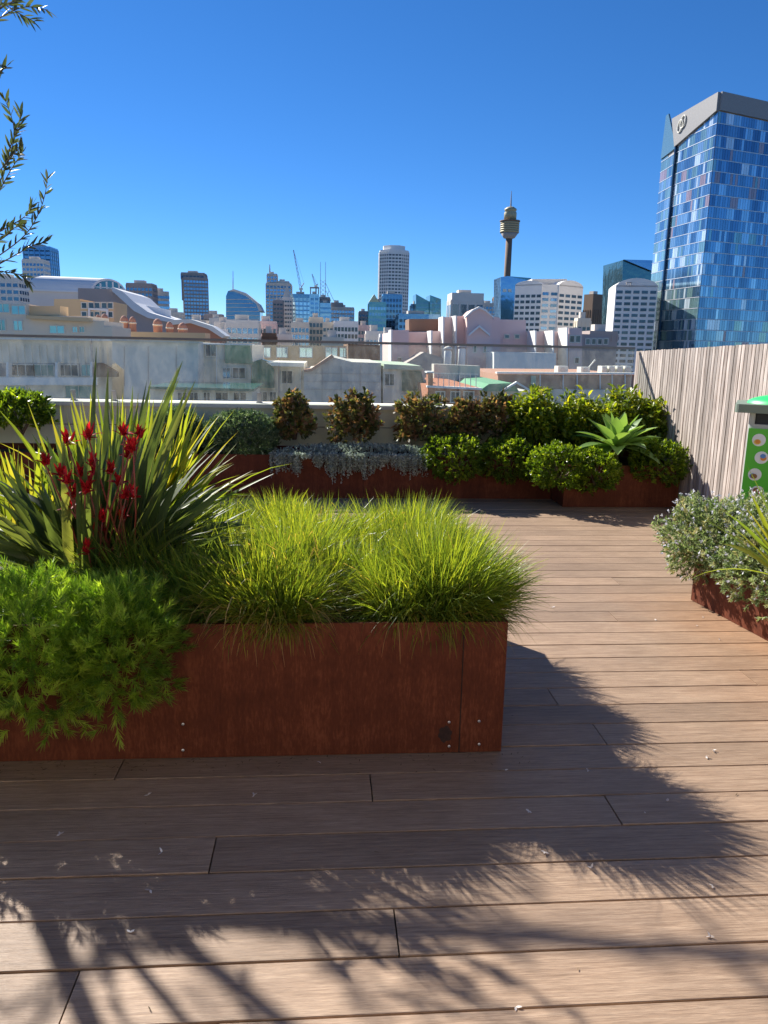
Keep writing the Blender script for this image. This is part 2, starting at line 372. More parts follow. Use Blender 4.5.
while y < 8.9:
    top = 1.675-.12*(y-5)/4 if y > 5 else 1.675
    wdt = .045; d = random.uniform(-.002, .002)
    fb.box(3.605+d, 3.63+d, y, y+wdt, .01, top+random.uniform(-.003, .003), 0, random.random())
    y += .0565
o = fb.build('batten_screen', M['batten'], fn)
for z in (.25, .85, 1.4):
    MB().box(3.631, 3.67, 1.0, 8.9, z, z+.07).build('rail', M['batten'], fn)
MB().box(3.672, 3.69, 1.0, 8.9, 0, 1.5).build('backing_board', mat('fence_backing', (.06, .05, .045), .9), fn)

# unseen rooftop house, added to bounce warm sunlight into the shaded deck
rh = thing('bounce_house', 'unseen pale house with glazed doors, added behind the viewpoint to bounce warm light', 'building', (0, -1.4, 0))
MB().box(-8.9, 3.5, -5, -1.4, -.1, 3.3).build('wall', wall_r := mat('bounce_house_render', (.74, .64, .50), .85), rh)
MB().box(-9.0, 3.6, -5.1, -1.25, 3.302, 3.45).build('roof', wall_r, rh)
for x in (-6.2, -2.4, .8):
    dr_ = MB(); dr_.box(x-.9, x+.9, -1.397, -1.32, 2.15, 2.22).box(x-.9, x-.83, -1.397, -1.32, .002, 2.15).box(x+.83, x+.9, -1.397, -1.32, .002, 2.15).box(x-.03, x+.03, -1.397, -1.32, .002, 2.15)
    dr_ = dr_.build('door', M['rail'], rh); MB().box(x-.83, x+.83, -1.39, -1.35, .002, 2.15).build('door_pane', mat('door_glass', (.04, .05, .055), .08), dr_)
# ------------------------------------------------------------------ foliage tools
def unit(n):
    v = rng.normal(size=(n, 3)); return v/np.linalg.norm(v, axis=1, keepdims=True)
def ell(n, c, r, lo=.75, hi=1.0, zmin=-.5, lump=.12, seed=0):
    """points in an uneven ellipsoid shell + outward normals"""
    u = unit(int(n*2.6)); u = u[u[:, 2] > zmin][:n]; n = len(u)
    ph = np.array([seed*1.7, seed*2.3, seed*.9])
    bump = 1+lump*(np.sin(u[:, 0]*5+ph[0])*np.cos(u[:, 1]*4+ph[1])+.7*np.sin(u[:, 2]*6+u[:, 0]*7+ph[2]))
    q = (lo+(hi-lo)*rng.random(n)**.6)*bump
    P = np.array(c)+u*np.array(r)*q[:, None]; Nn = u/np.array(r); Nn /= np.linalg.norm(Nn, axis=1, keepdims=True)
    return P, Nn, u
LP = [.25, 1, .9, .05]          # leaf outline
def leaves(mb, P, D, L, W, mi=0, droop=.2, fold=.25, rnd=None, prof=LP, tw=2.5):
    mb.strips(P, D, L, W, prof, droop, fold, tw, mi, rnd)
def sprig_cloud(mb, P, Nn, slen, k, ll, lw, spread=.7, mi=0, upw=.4, rbase=None, prof=(.6, 1, .1), jit=.35, stem_mi=None):
    """k small leaves round a short shoot at every P"""
    n = len(P); D = Nn+rng.normal(0, jit, (n, 3)); D[:, 2] += upw; D /= np.linalg.norm(D, axis=1, keepdims=True)
    t = rng.random((n, k))*.9+.1; sl = slen*(.6+.6*rng.random((n, 1)))
    PP = P[:, None]+D[:, None]*(t*sl)[:, :, None]
    LD = D[:, None]*(.45+.5*t[:, :, None])+unit(n*k).reshape(n, k, 3)*spread
    rb = rng.random(n) if rbase is None else rbase
    rr = np.clip(np.repeat(rb, k)+rng.normal(0, .10, n*k), 0, 1)
    PP = PP.reshape(-1, 3); LD = LD.reshape(-1, 3)
    mb.strips(PP, LD, ll*(.7+.6*rng.random(len(PP))), lw*(.8+.4*rng.random(len(PP))), list(prof), .1, 0, 3, mi, rr)
    if stem_mi is not None:
        mb.strips(P-D*slen*.8, D, np.full(n, slen*1.6), np.full(n, .003), [1, .8, .3], 0, 0, 1, stem_mi, rb)
def stems(base, tips, r0, r1, parent, name='stem', m=None):
    mb = MB()
    for t in tips:
        b = Vector(base)+Vector((random.uniform(-.02, .02), random.uniform(-.02, .02), 0)); t = Vector(t); mid = b.lerp(t, .5)+Vector((0, 0, .15*(t-b).length))
        mb.tube([b, b.lerp(mid, .5), mid, mid.lerp(t, .55), t], [r0, r0*.8, (r0+r1)/2, (r0+2*r1)/3, r1], 6)
    return mb.build(name, m or M['bark'], parent, True)
M['grass'] = leafmat('tussock_blade', [(0, (.05, .095, .025)), (.4, (.14, .21, .035)), (.85, (.34, .37, .055)), (.93, (.42, .31, .14))], .34, .5, (2.35, 2.1, .65))
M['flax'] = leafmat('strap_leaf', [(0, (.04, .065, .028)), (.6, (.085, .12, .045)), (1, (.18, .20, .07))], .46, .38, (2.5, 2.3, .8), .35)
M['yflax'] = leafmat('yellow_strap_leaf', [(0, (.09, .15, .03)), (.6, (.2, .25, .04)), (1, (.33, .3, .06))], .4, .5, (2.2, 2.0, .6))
M['feather'] = leafmat('feathery_leaf', [(0, (.09, .17, .025)), (.6, (.22, .32, .04)), (1, (.42, .50, .09))], .45, .45, (2, 2.2, .7))
M['gcover'] = leafmat('bright_small_leaf', [(0, (.055, .10, .012)), (.6, (.13, .20, .02)), (1, (.27, .33, .035))], .35, .45, (2.2, 2.2, .6))
M['westr'] = leafmat('grey_green_leaf', [(0, (.05, .09, .045)), (.6, (.12, .17, .09)), (1, (.28, .33, .22))], .45, .35, (1.8, 2, 1))
M['rosem'] = leafmat('rosemary_leaf', [(0, (.10, .15, .06)), (.5, (.25, .31, .15)), (.8, (.40, .44, .27)), (1, (.45, .38, .22))], .55, .35, (1.6, 1.7, 1))
M['rflower'] = leafmat('rosemary_flower', [(0, (.6, .6, .7)), (1, (.85, .84, .88))], .6, .3, (1, 1, 1))
M['silver'] = leafmat('silver_leaf', [(0, (.26, .29, .24)), (1, (.62, .66, .58))], .45, .35, (1.3, 1.4, 1.2))
M['copper'] = leafmat('copper_leaf', [(0, (.08, .11, .035)), (.45, (.16, .16, .06)), (.7, (.27, .16, .09)), (.88, (.36, .22, .13)), (1, (.24, .31, .07))], .42, .38, (2, 1.7, .9))
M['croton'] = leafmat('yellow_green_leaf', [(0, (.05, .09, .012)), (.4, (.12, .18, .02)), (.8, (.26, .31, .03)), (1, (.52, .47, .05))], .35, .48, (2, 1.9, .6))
M['agave'] = leafmat('succulent_leaf', [(0, (.15, .26, .08)), (1, (.27, .40, .13))], .4, .3, (2, 2, .8), .45)
M['olive'] = leafmat('olive_leaf', [(0, (.05, .07, .035)), (.7, (.085, .11, .06)), (1, (.17, .19, .13))], .4, .25, (1.8, 1.9, .9))
M['red'] = leafmat('red_flower', [(0, (.30, .006, .012)), (1, (.62, .02, .03))], .5, .35, (1.6, 1, 1))
M['redstem'] = leafmat('red_stem', [(0, (.16, .05, .03)), (1, (.3, .07, .05))], .5, .1, (1, 1, 1))

# ------------------------------------------------------------------ grass tussocks
def tussock(label, c, n, L, spread, z0=.50, yellow=0.0, tan=.04, lean=(0, 0), wid=.0044):
    th = thing('grass_tussock', label, 'ornamental grass', (c[0], c[1], z0), 'grass tussocks in the foreground planter')
    K = 7; ka = rng.random(K)*6.283; kr = spread*.62*np.sqrt(rng.random(K)); ks = rng.uniform(.72, 1.12, K); kl = rng.uniform(.1, .42, K)
    w_ = rng.integers(0, K, n); a = rng.random(n)*2*math.pi; r0 = spread*.24*np.sqrt(rng.random(n))
    P = np.stack([c[0]+kr[w_]*np.cos(ka[w_])+r0*np.cos(a), c[1]+kr[w_]*np.sin(ka[w_])+r0*np.sin(a), np.full(n, z0)], 1)
    a2 = a+rng.normal(0, .9, n); inc = np.abs(rng.normal(0, .55, n))+r0/spread*1.0; inc = np.clip(inc, 0, 1.45)
    D = np.stack([np.cos(a2)*np.sin(inc)+lean[0]+kl[w_]*np.cos(ka[w_]), np.sin(a2)*np.sin(inc)+lean[1]+kl[w_]*np.sin(ka[w_]), np.cos(inc)], 1)
    ll = L*.87*(.42+.65*rng.random(n))*ks[w_]; rr = np.clip(rng.beta(2, 2, n)*.72+yellow*.22*rng.random(n)+rng.uniform(-.08, .08, K)[w_], 0, .89)
    tn = rng.random(n) < tan; rr[tn] = .97
    dr = .2+1.3*rng.random(n)**1.5*(inc+.3); dr[tn] += .8
    fr = np.clip(-D[:, 1], 0, 1)*np.clip(inc, 0, 1.3); edge = np.clip((3.3-c[1])*2.5, 0, 1); ll = ll*(1-.58*fr*edge); ll[tn] *= 1.1
    mb = MB(); mb.strips(P, D, ll, wid*(.7+.6*rng.random(n)), [.8, 1, .95, .8, .55, .05], dr, 0, 1.6, 0, rr, 1.6)
    mb.build('blades', M['grass'], th)
    return th
tus = [('large yellow-green tussock at the right front corner, arching over the steel edge', (.43, 3.02), 5200, .43, .33, .7, .02, (.05, -.02)),
       ('broad sunlit tussock in the middle of the planter front with straw-coloured blades below', (-.17, 3.03), 5200, .43, .36, .6, .06, (-.02, -.05)),
       ('darker tussock beside the feathery groundcover with dry curling blades', (-.62, 3.05), 4200, .42, .34, .05, .11, (-.1, -.06)),
       ('small low tussock filling the gap between the corner tussock and the broad middle one', (.13, 3.0), 2200, .37, .26, .4, .03, (0, -.05)),
       ('small low tussock at the steel edge between the broad tussock and the dry-bladed one', (-.42, 2.98), 2000, .36, .24, .3, .05, (0, -.05)),
       ('tussock behind the front corner tussock, bright along its top', (.42, 3.60), 3600, .38, .34, .9, .02, (.05, 0)),
       ('tussock in the middle row behind the broad sunlit tussock', (-.05, 3.62), 3600, .38, .36, .9, .02, (0, 0)),
       ('tussock in the middle row right of the red-flowered plant', (-.55, 3.66), 3200, .37, .34, .9, .02, (0, 0)),
       ('short tussock on the back edge at the planter end', (.40, 4.05), 3000, .34, .32, 1, .02, (0, 0)),
       ('short tussock on the back edge behind the middle of the planter', (-.12, 4.07), 3000, .34, .32, 1, .02, (0, 0)),
       ('short tussock on the back edge nearest the red-flowered plant', (-.66, 4.07), 3000, .34, .32, 1, .02, (0, 0))]
for l, c, n, L, s_, ye, tn, le in tus: tussock(l, c, int(n*1.8), L, s_, yellow=ye, tan=tn, lean=le)
# ------------------------------------------------------------------ strap-leaved plants
SP = [.75, .95, 1, .97, .88, .7, .42, .03]
def strap_plant(name, label, c, n, L, W, z0, m, droop=(.1, .5), inc=.55, lean=(0, 0), group=None, spread=.06):
    th = thing(name, label, 'plant', (c[0], c[1], z0), group)
    a = rng.random(n)*2*math.pi; i_ = np.clip(np.abs(rng.normal(0, inc, n)), 0, 1.35)
    D = np.stack([np.cos(a)*np.sin(i_)+lean[0], np.sin(a)*np.sin(i_)+lean[1], np.cos(i_)], 1)
    D[:, 1] = np.where(D[:, 1] < -.28, .15-.3*D[:, 1], D[:, 1])
    P = np.stack([c[0]+spread*np.cos(a)*rng.random(n), c[1]+spread*np.sin(a)*rng.random(n), np.full(n, z0)], 1)
    mb = MB(); mb.strips(P, D, L*(.55+.5*rng.random(n)), W*(.75+.45*rng.random(n)), SP, droop[0]+droop[1]*rng.random(n)*(i_+.2), .35, 1.4, 0, None, 1.8)
    mb.build('leaves', m, th, True); return th
kp = strap_plant('kangaroo_paw', 'dark strappy plant with clusters of red flowers at the left of the foreground planter', (-.93, 3.18), 200, .74, .05, .50, M['flax'], (.1, .95), .82, (.10, 0), spread=.18)
def lean_leaves(par, c, n, L, W, z0, m, az, el, name='leaves'):
    a = R(az)+rng.normal(0, .45, n); e = R(el)+rng.normal(0, .22, n)
    D = np.stack([np.cos(a)*np.cos(e), np.sin(a)*np.cos(e), np.sin(e)], 1)
    P = np.array([[c[0], c[1], z0]])+rng.normal(0, .05, (n, 3))*np.array([1, 1, .1])
    mb = MB(); mb.strips(P, D, L*(.6+.45*rng.random(n)), W*(.75+.45*rng.random(n)), SP, .05+.55*rng.random(n), .35, 1.2, 0, None, 1.8); return mb.build(name, m, par, True)
lean_leaves(kp, (-.85, 3.2), 80, .56, .040, .57, M['flax'], 5, 36); lean_leaves(kp, (-1.05, 3.2), 34, .5, .042, .57, M['flax'], 170, 34)
lean_leaves(kp, (-.93, 3.22), 26, 1.0, .042, .52, M['flax'], 75, 78)
lean_leaves(kp, (-.85, 3.35), 34, .56, .038, .58, M['yflax'], 12, 33, 'sun_tinted_leaves')  # sunlight on these leaves is put into a yellower material
# red flower heads: pixel centres, measured in the photo
fl = [(66, 438), (45, 460), (88, 433), (124, 429), (139, 432), (128, 452), (133, 444), (93, 459), (80, 471), (88, 481), (66, 478), (69, 505), (102, 516), (126, 493), (134, 492), (111, 468), (60, 470), (122, 514), (95, 470), (131, 446), (85, 487), (98, 528), (72, 492), (88, 548), (118, 480)]
stem_r = {}
for i, (px, py) in enumerate(fl):
    Y = 2.92+.16*((i*37) % 10)/10; p = at(px, py, Y)
    b = Vector((-.90+random.uniform(-.09, .12), 3.12, .55)); mid = b.lerp(p, .6)+Vector((random.uniform(-.03, .03), 0, -.03))
    st = MB(); st.tube([b, b.lerp(mid, .5), mid, p-Vector((0, 0, .015))], [.005, .0045, .004, .003], 6)
    so_ = st.build('flower_stem', M['redstem'], kp, True)
    n = 9; mb = MB()
    a = np.arange(n)*2*math.pi/n+random.random(); tl = random.uniform(.3, .9)
    D = np.stack([np.cos(a)*.75+random.uniform(-.5, .5), np.sin(a)*.75, np.full(n, tl)], 1)
    P = np.repeat(np.array([tuple(p)]), n, 0)-np.array([0, 0, .02])+rng.normal(0, .005, (n, 3))
    mb.strips(P, D, .040*(.7+.6*rng.random(n)), .013, [.6, 1, 1.1, .8, .1], .5, .4, .6, 0, None)
    a2 = a+.3; D2 = np.stack([np.cos(a2)*.5, np.sin(a2)*.5, np.full(n, 1.0)], 1)
    mb.strips(P+np.array([0, 0, .006]), D2, .044*(.7+.6*rng.random(n)), .013, [.6, 1, 1, .7, .1], -.2, .4, .6, 0, None)
    mb.build('flower_head', M['red'], so_, True)
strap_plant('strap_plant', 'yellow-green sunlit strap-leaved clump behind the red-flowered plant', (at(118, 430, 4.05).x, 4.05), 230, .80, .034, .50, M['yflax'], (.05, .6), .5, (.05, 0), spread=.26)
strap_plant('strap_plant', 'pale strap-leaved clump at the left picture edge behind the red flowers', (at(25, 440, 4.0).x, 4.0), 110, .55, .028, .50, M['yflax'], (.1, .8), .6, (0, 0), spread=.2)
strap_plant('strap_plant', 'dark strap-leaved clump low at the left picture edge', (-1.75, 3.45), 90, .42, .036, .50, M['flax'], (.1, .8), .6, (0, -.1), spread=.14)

# feathery groundcover spilling over the front of the planter
th = thing('feathery_groundcover', 'feathery bright green groundcover spilling over the steel edge at lower left', 'plant', (-.95, 2.8, .5))
mb = MB()
for c, r_, n, sd in (((-.74, 2.72, .45), (.20, .22, .23), 800, 1), ((-1.05, 2.70, .44), (.30, .28, .27), 950, 2), ((-.80, 2.80, .52), (.26, .2, .12), 300, 3), ((-1.05, 2.76, .51), (.34, .26, .15), 460, 4), ((-1.45, 2.70, .40), (.30, .22, .22), 420, 5)):
    P, Nn, u = ell(n, c, r_, .5, 1.05, -.85, .1, sd); keep = (P[:, 1] < 2.715) | (P[:, 2] > .47); P, Nn = P[keep], Nn[keep]
    sprig_cloud(mb, P, Nn, .06, 34, .034, .0024, .5, upw=.45, prof=(1, 1, .2), jit=.4)
mb.build('foliage', M['feather'], th); stems((-.95, 2.9, .47), [(-.8, 2.72, .5), (-1.1, 2.7, .45), (-.7, 2.8, .55), (-1.3, 2.75, .4), (-1, 2.66, .4)], .007, .003, th)

# ------------------------------------------------------------------ far planter plants
def mound(name, label, cat, c, r_, n, m, k, ll, lw, slen=.05, group=None, zmin=-.3, lo=.7, spread=.7, upw=.4, prof=(.6, 1, .1), lump=.08, seed=1, extra=None, jit=.35):
    th = thing(name, label, cat, (c[0], c[1], c[2]-r_[2]*.6), group); mb = MB()
    P, Nn, u = ell(n, c, r_, lo, 1, zmin, lump, seed)
    sprig_cloud(mb, P, Nn, slen, k, ll, lw, spread, upw=upw, prof=prof, jit=jit)
    mb.build('foliage', m, th)
    tp = [tuple(P[i]) for i in range(0, len(P), max(1, len(P)//12))]
    stems((c[0], c[1], c[2]-r_[2]*.8), tp, .008, .003, th)
    return th
def pxm(px0, px1, py0, py1, Y):
    a = at(px0, (py0+py1)/2, Y); b = at(px1, (py0+py1)/2, Y); t = at((px0+px1)/2, py0, Y); u = at((px0+px1)/2, py1, Y)
    return (a.x+b.x)/2, (t.z+u.z)/2, (b.x-a.x)/2, (t.z-u.z)/2
x, z, rx, rz = pxm(201, 280, 412, 462, 8.2)
mound('dome_shrub', 'large clipped grey-green dome shrub left of the silver trailing plant', 'shrub', (x, 8.2, z), (rx*.96, .36, rz), 3000, M['westr'], 14, .022, .006, .04, 'clipped dome shrubs in the far planter', lump=.03, lo=.6, upw=.7, zmin=-.8)
x, z, rx, rz = pxm(146, 204, 409, 458, 8.3)
mound('dome_shrub', 'smaller clipped dome shrub half hidden behind the strap-leaved plants', 'shrub', (x, 8.3, z), (rx, .3, rz), 2200, M['westr'], 14, .022, .006, .04, 'clipped dome shrubs in the far planter', lump=.03, lo=.6, upw=.7, zmin=-.8)
x, z, rx, rz = pxm(-8, 48, 396, 440, 8.2)
mound('leafy_shrub', 'bright yellow-green leafy shrub at the far left of the far planter', 'shrub', (x, 8.2, z), (rx, .3, rz), 420, M['gcover'], 9, .05, .02, .08, seed=4)
x, z, rx, rz = pxm(-95, -12, 396, 440, 8.2)
mound('leafy_shrub', 'yellow-green leafy shrub just past the left picture edge', 'shrub', (x, 8.2, z), (rx, .3, rz), 400, M['croton'], 9, .05, .02, .08, seed=5)
cop = [((276, 312), (394, 446), 'narrow bronze-leaved shrub, first of the row from the dome shrub'), ((331, 381), (392, 447), 'round bronze-leaved shrub against bare parapet, second of the row'), ((397, 447), (396, 447), 'bronze and green shrub above the end of the silver trailing plant'),
       ((450, 480), (402, 446), 'small bronze shrub above the bright groundcover'), ((478, 512), (394, 446), 'bronze shrub touching the yellow-green hedge plants')]
for i, ((a, b_), (c_, d), lb) in enumerate(cop):
    x, z, rx, rz = pxm(a, b_, c_, d, 8.35)
    mound('bronze_shrub', lb, 'shrub', (x, 8.35, z), (rx*.9, min(.25, rx*.9), rz*.93), 190+int(rx*550), M['copper'], 9, .048, .026, .07, 'bronze-leaved shrubs in the far planter', seed=10+i, lump=.16, lo=.35, zmin=-.75, spread=.9, prof=(.5, 1, .9, .1), upw=.5)
# silver cascade
th = thing('silver_trailing_plant', 'silver trailing plant hanging over the face of the far planter', 'plant', (.2, 7.85, .45)); mb = MB()
n = 480; xs = at(270, 450, 7.86).x+(at(428, 450, 7.86).x-at(270, 450, 7.86).x)*rng.random(n)
ln = (.14+.12*rng.random(n))*(.9+.22*np.sin(xs*7)+.18*np.sin(xs*17)); ln = ln*(.55+.6*rng.random(n)); ln = np.where(np.abs(xs-(-.18)) < .06, ln*.4, ln); ln = np.clip(ln, .04, .36)
ss = []
for i in range(n):
    k = int(ln[i]/.009)+4; t = np.arange(k)/k
    X_ = xs[i]+rng.normal(0, .006, k); Y_ = 7.872-.075*rng.random()**1.5-.012*np.sin(t*3)+rng.normal(0, .006, k); Z_ = .475-ln[i]*t
    ss.append(np.stack([X_, Y_, Z_], 1))
P = np.concatenate(ss); D = unit(len(P)); D[:, 1] -= .6; D[:, 2] -= .2
mb.strips(P, D, .016, .015, [.5, 1, .8, .2], .1, 0, 3, 0, None)
P, Nn, u = ell(1500, (.42, 8.05, .45), (.98, .2, .09), .5, 1, -.1, .1, 2); sprig_cloud(mb, P, Nn, .02, 8, .014, .012, .8, prof=(.5, 1, .8, .2))
mb.build('foliage', M['silver'], th)
# bright groundcovers
def gc(label, px0, px1, py0, py1, Y, ry, seed, n=900, dk=0):
    x, z, rx, rz = pxm(px0, px1, py0, py1, Y)
    mound('bright_groundcover', label, 'groundcover', (x, Y, z), (rx, ry, rz), n, M['gcover'], 14, .026, .011, .05, 'bright green groundcover clumps in the far planter', seed=seed, zmin=-.95, lo=.6, lump=.07, upw=.5, prof=(.6, 1, .8, .2), spread=.8)
gc('bright groundcover clump right of the silver trailing plant', 422, 488, 437, 479, 7.86, .3, 1)
gc('bright groundcover clump under the bronze shrubs, next to the planter step', 478, 540, 440, 480, 7.9, .3, 2)
gc('bright groundcover clump hanging over the corner of the stepped planter', 530, 588, 446, 487, 7.45, .28, 3)
gc('bright groundcover clump in front of the succulent rosette', 575, 618, 452, 490, 7.42, .24, 4, 600)
gc('bright groundcover clump between the rosette and the timber fence', 630, 688, 442, 482, 7.5, .26, 5, 800)
# yellow-green leafy hedge plants
def hedge(label, px0, px1, py0, py1, Y, seed, n, ry=.28):
    x, z, rx, rz = pxm(px0, px1, py0, py1, Y); th = thing('leafy_shrub', label, 'shrub', (x, Y, z-rz), 'yellow-green leafy shrubs beside the fence'); mb = MB()
    P, Nn, u = ell(n, (x, Y, z), (rx, ry, rz), .35, 1.02, -.8, .12, seed)
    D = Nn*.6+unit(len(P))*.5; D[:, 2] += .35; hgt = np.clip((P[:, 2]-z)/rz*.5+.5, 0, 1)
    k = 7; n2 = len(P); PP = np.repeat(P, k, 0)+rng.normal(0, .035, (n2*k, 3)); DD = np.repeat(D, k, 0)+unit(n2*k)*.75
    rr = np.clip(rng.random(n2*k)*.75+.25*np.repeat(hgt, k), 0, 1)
    mb.strips(PP, DD, .09*(.6+.7*rng.random(n2*k)), .032, [.3, 1, .95, .55, .05], .9, .25, 1.5, 0, rr)
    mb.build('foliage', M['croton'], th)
    stems((x, Y, .43), [tuple(P[i]) for i in range(0, n2, max(1, n2//10))], .008, .003, th)
hedge('leafy green shrub with upright yellow-tipped shoots right of the bronze shrubs', 505, 562, 392, 458, 8.25, 3, 330)
hedge('yellow-leaved shrub behind the left side of the succulent rosette', 548, 612, 397, 460, 8.2, 5, 360)
hedge('yellow-leaved shrub behind the succulent rosette', 600, 648, 393, 455, 8.25, 7, 320)
hedge('yellow-leaved shrub against the timber fence', 636, 672, 402, 462, 8.1, 9, 260, .2)
# upright shoots
for i, (px, py) in enumerate(((543, 388), (556, 398), (520, 394), (598, 396))):
    p = at(px, py, 8.2); th = thing('fern_shoot', ('tallest', 'second tallest', 'leftmost', 'rightmost')[i]+' arching yellow-green shoot rising above the leafy shrubs', 'plant', (p.x-.1, 8.2, .5))
    mb = MB(); t = np.linspace(0, 1, 22); ax_ = np.stack([p.x-.16+.16*t, 8.2-.05*t, p.z-.34+.34*t], 1)
    for sgn in (-1, 1):
        D = np.stack([.3+sgn*.7*np.ones(22), -.3*np.ones(22), .7-.6*sgn*np.ones(22)*.6], 1)
        mb.strips(ax_, D, .07*(1.05-t*.7), .017, [.4, 1, .8, .1], .4, .2, .5, 0, .6+.4*rng.random(22))
    mb.build('frond', M['croton'], th)
    MB().tube([tuple(q) for q in ax_[::3]], .003, 5).build('stem', M['stem'], th)
# succulent rosette
cx = at(617, 444, 7.62); th = thing('succulent_rosette', 'large pale green succulent rosette in the stepped planter', 'succulent', (cx.x, 7.62, .43))
MB().tube([(cx.x, 7.66, .40), (cx.x, 7.64, .58), (cx.x, 7.62, cx.z-.05)], [.04, .035, .04], 10).build('stem', M['bark'], th)
for i in range(36):
    ring = i/36; a = i*2.39996; el = R(82-92*ring**.85+random.uniform(-5, 5))
    D = np.array([[math.cos(a)*math.cos(el), math.sin(a)*math.cos(el), math.sin(el)]])
    P = np.array([[cx.x+.03*math.cos(a), 7.62+.03*math.sin(a), cx.z-.03]])
    sd = np.array([[-math.sin(a), math.cos(a), 0.0]])
    mb = MB(); mb.strips(P, D, [.36+.17*ring], [.135+.03*ring], [.55, .62, .8, .97, 1, .9, .68, .38, .03], [.25+.35*ring], .32, 0, 0, None, 1.6, side=-sd)
    mb.build('leaf', M['agave'], th, True)

# ------------------------------------------------------------------ rosemary at right
th = thing('rosemary_bush', 'spreading rosemary with pale lilac flowers overhanging the right planter', 'shrub', (2.8, 4.2, .28)); mb = MB(); fb = MB()
for c, r_, n, sd in (((2.60, 4.52, .38), (.45, .44, .27), 2900, 1), ((2.68, 4.05, .35), (.42, .42, .28), 2500, 2), ((3.1, 4.4, .42), (.40, .45, .30), 1600, 3), ((2.72, 3.6, .34), (.42, .42, .28), 1600, 4), ((3.1, 3.7, .40), (.35, .6, .29), 1200, 5)):
    P, Nn, u = ell(n, c, r_, .35, 1.03, -.8, .12, sd)
    k_ = (P[:, 0] < 2.36+.0) | (P[:, 2] > .26); P, Nn = P[k_], Nn[k_]
    sprig_cloud(mb, P, Nn, .05, 20, .021, .0065, .7, upw=.45, prof=(.8, 1, .3))
    s_ = rng.random(len(P)) < .24; P, Nn = P[s_]+Nn[s_]*.035+np.array([0, 0, .02]), Nn[s_]
    sprig_cloud(fb, P, Nn, .022, 5, .013, .010, .9, prof=(.5, 1, .5))
mb.build('foliage', M['rosem'], th); fb.build('flowers', M['rflower'], th)
stems((2.75, 4.2, .28), [(2.4, 4.6, .4), (2.35, 4.3, .35), (2.6, 4.0, .5), (3.0, 4.5, .6), (2.5, 3.7, .4), (3.1, 3.9, .55)], .01, .004, th)
fx = strap_plant('strap_plant', 'yellow-edged strap leaves reaching in from the right above the rosemary', (at(800, 540, 3.4).x, 3.4), 22, .60, .026, .48, M['yflax'], (.1, .55), .55, (-.42, 0), spread=.05)

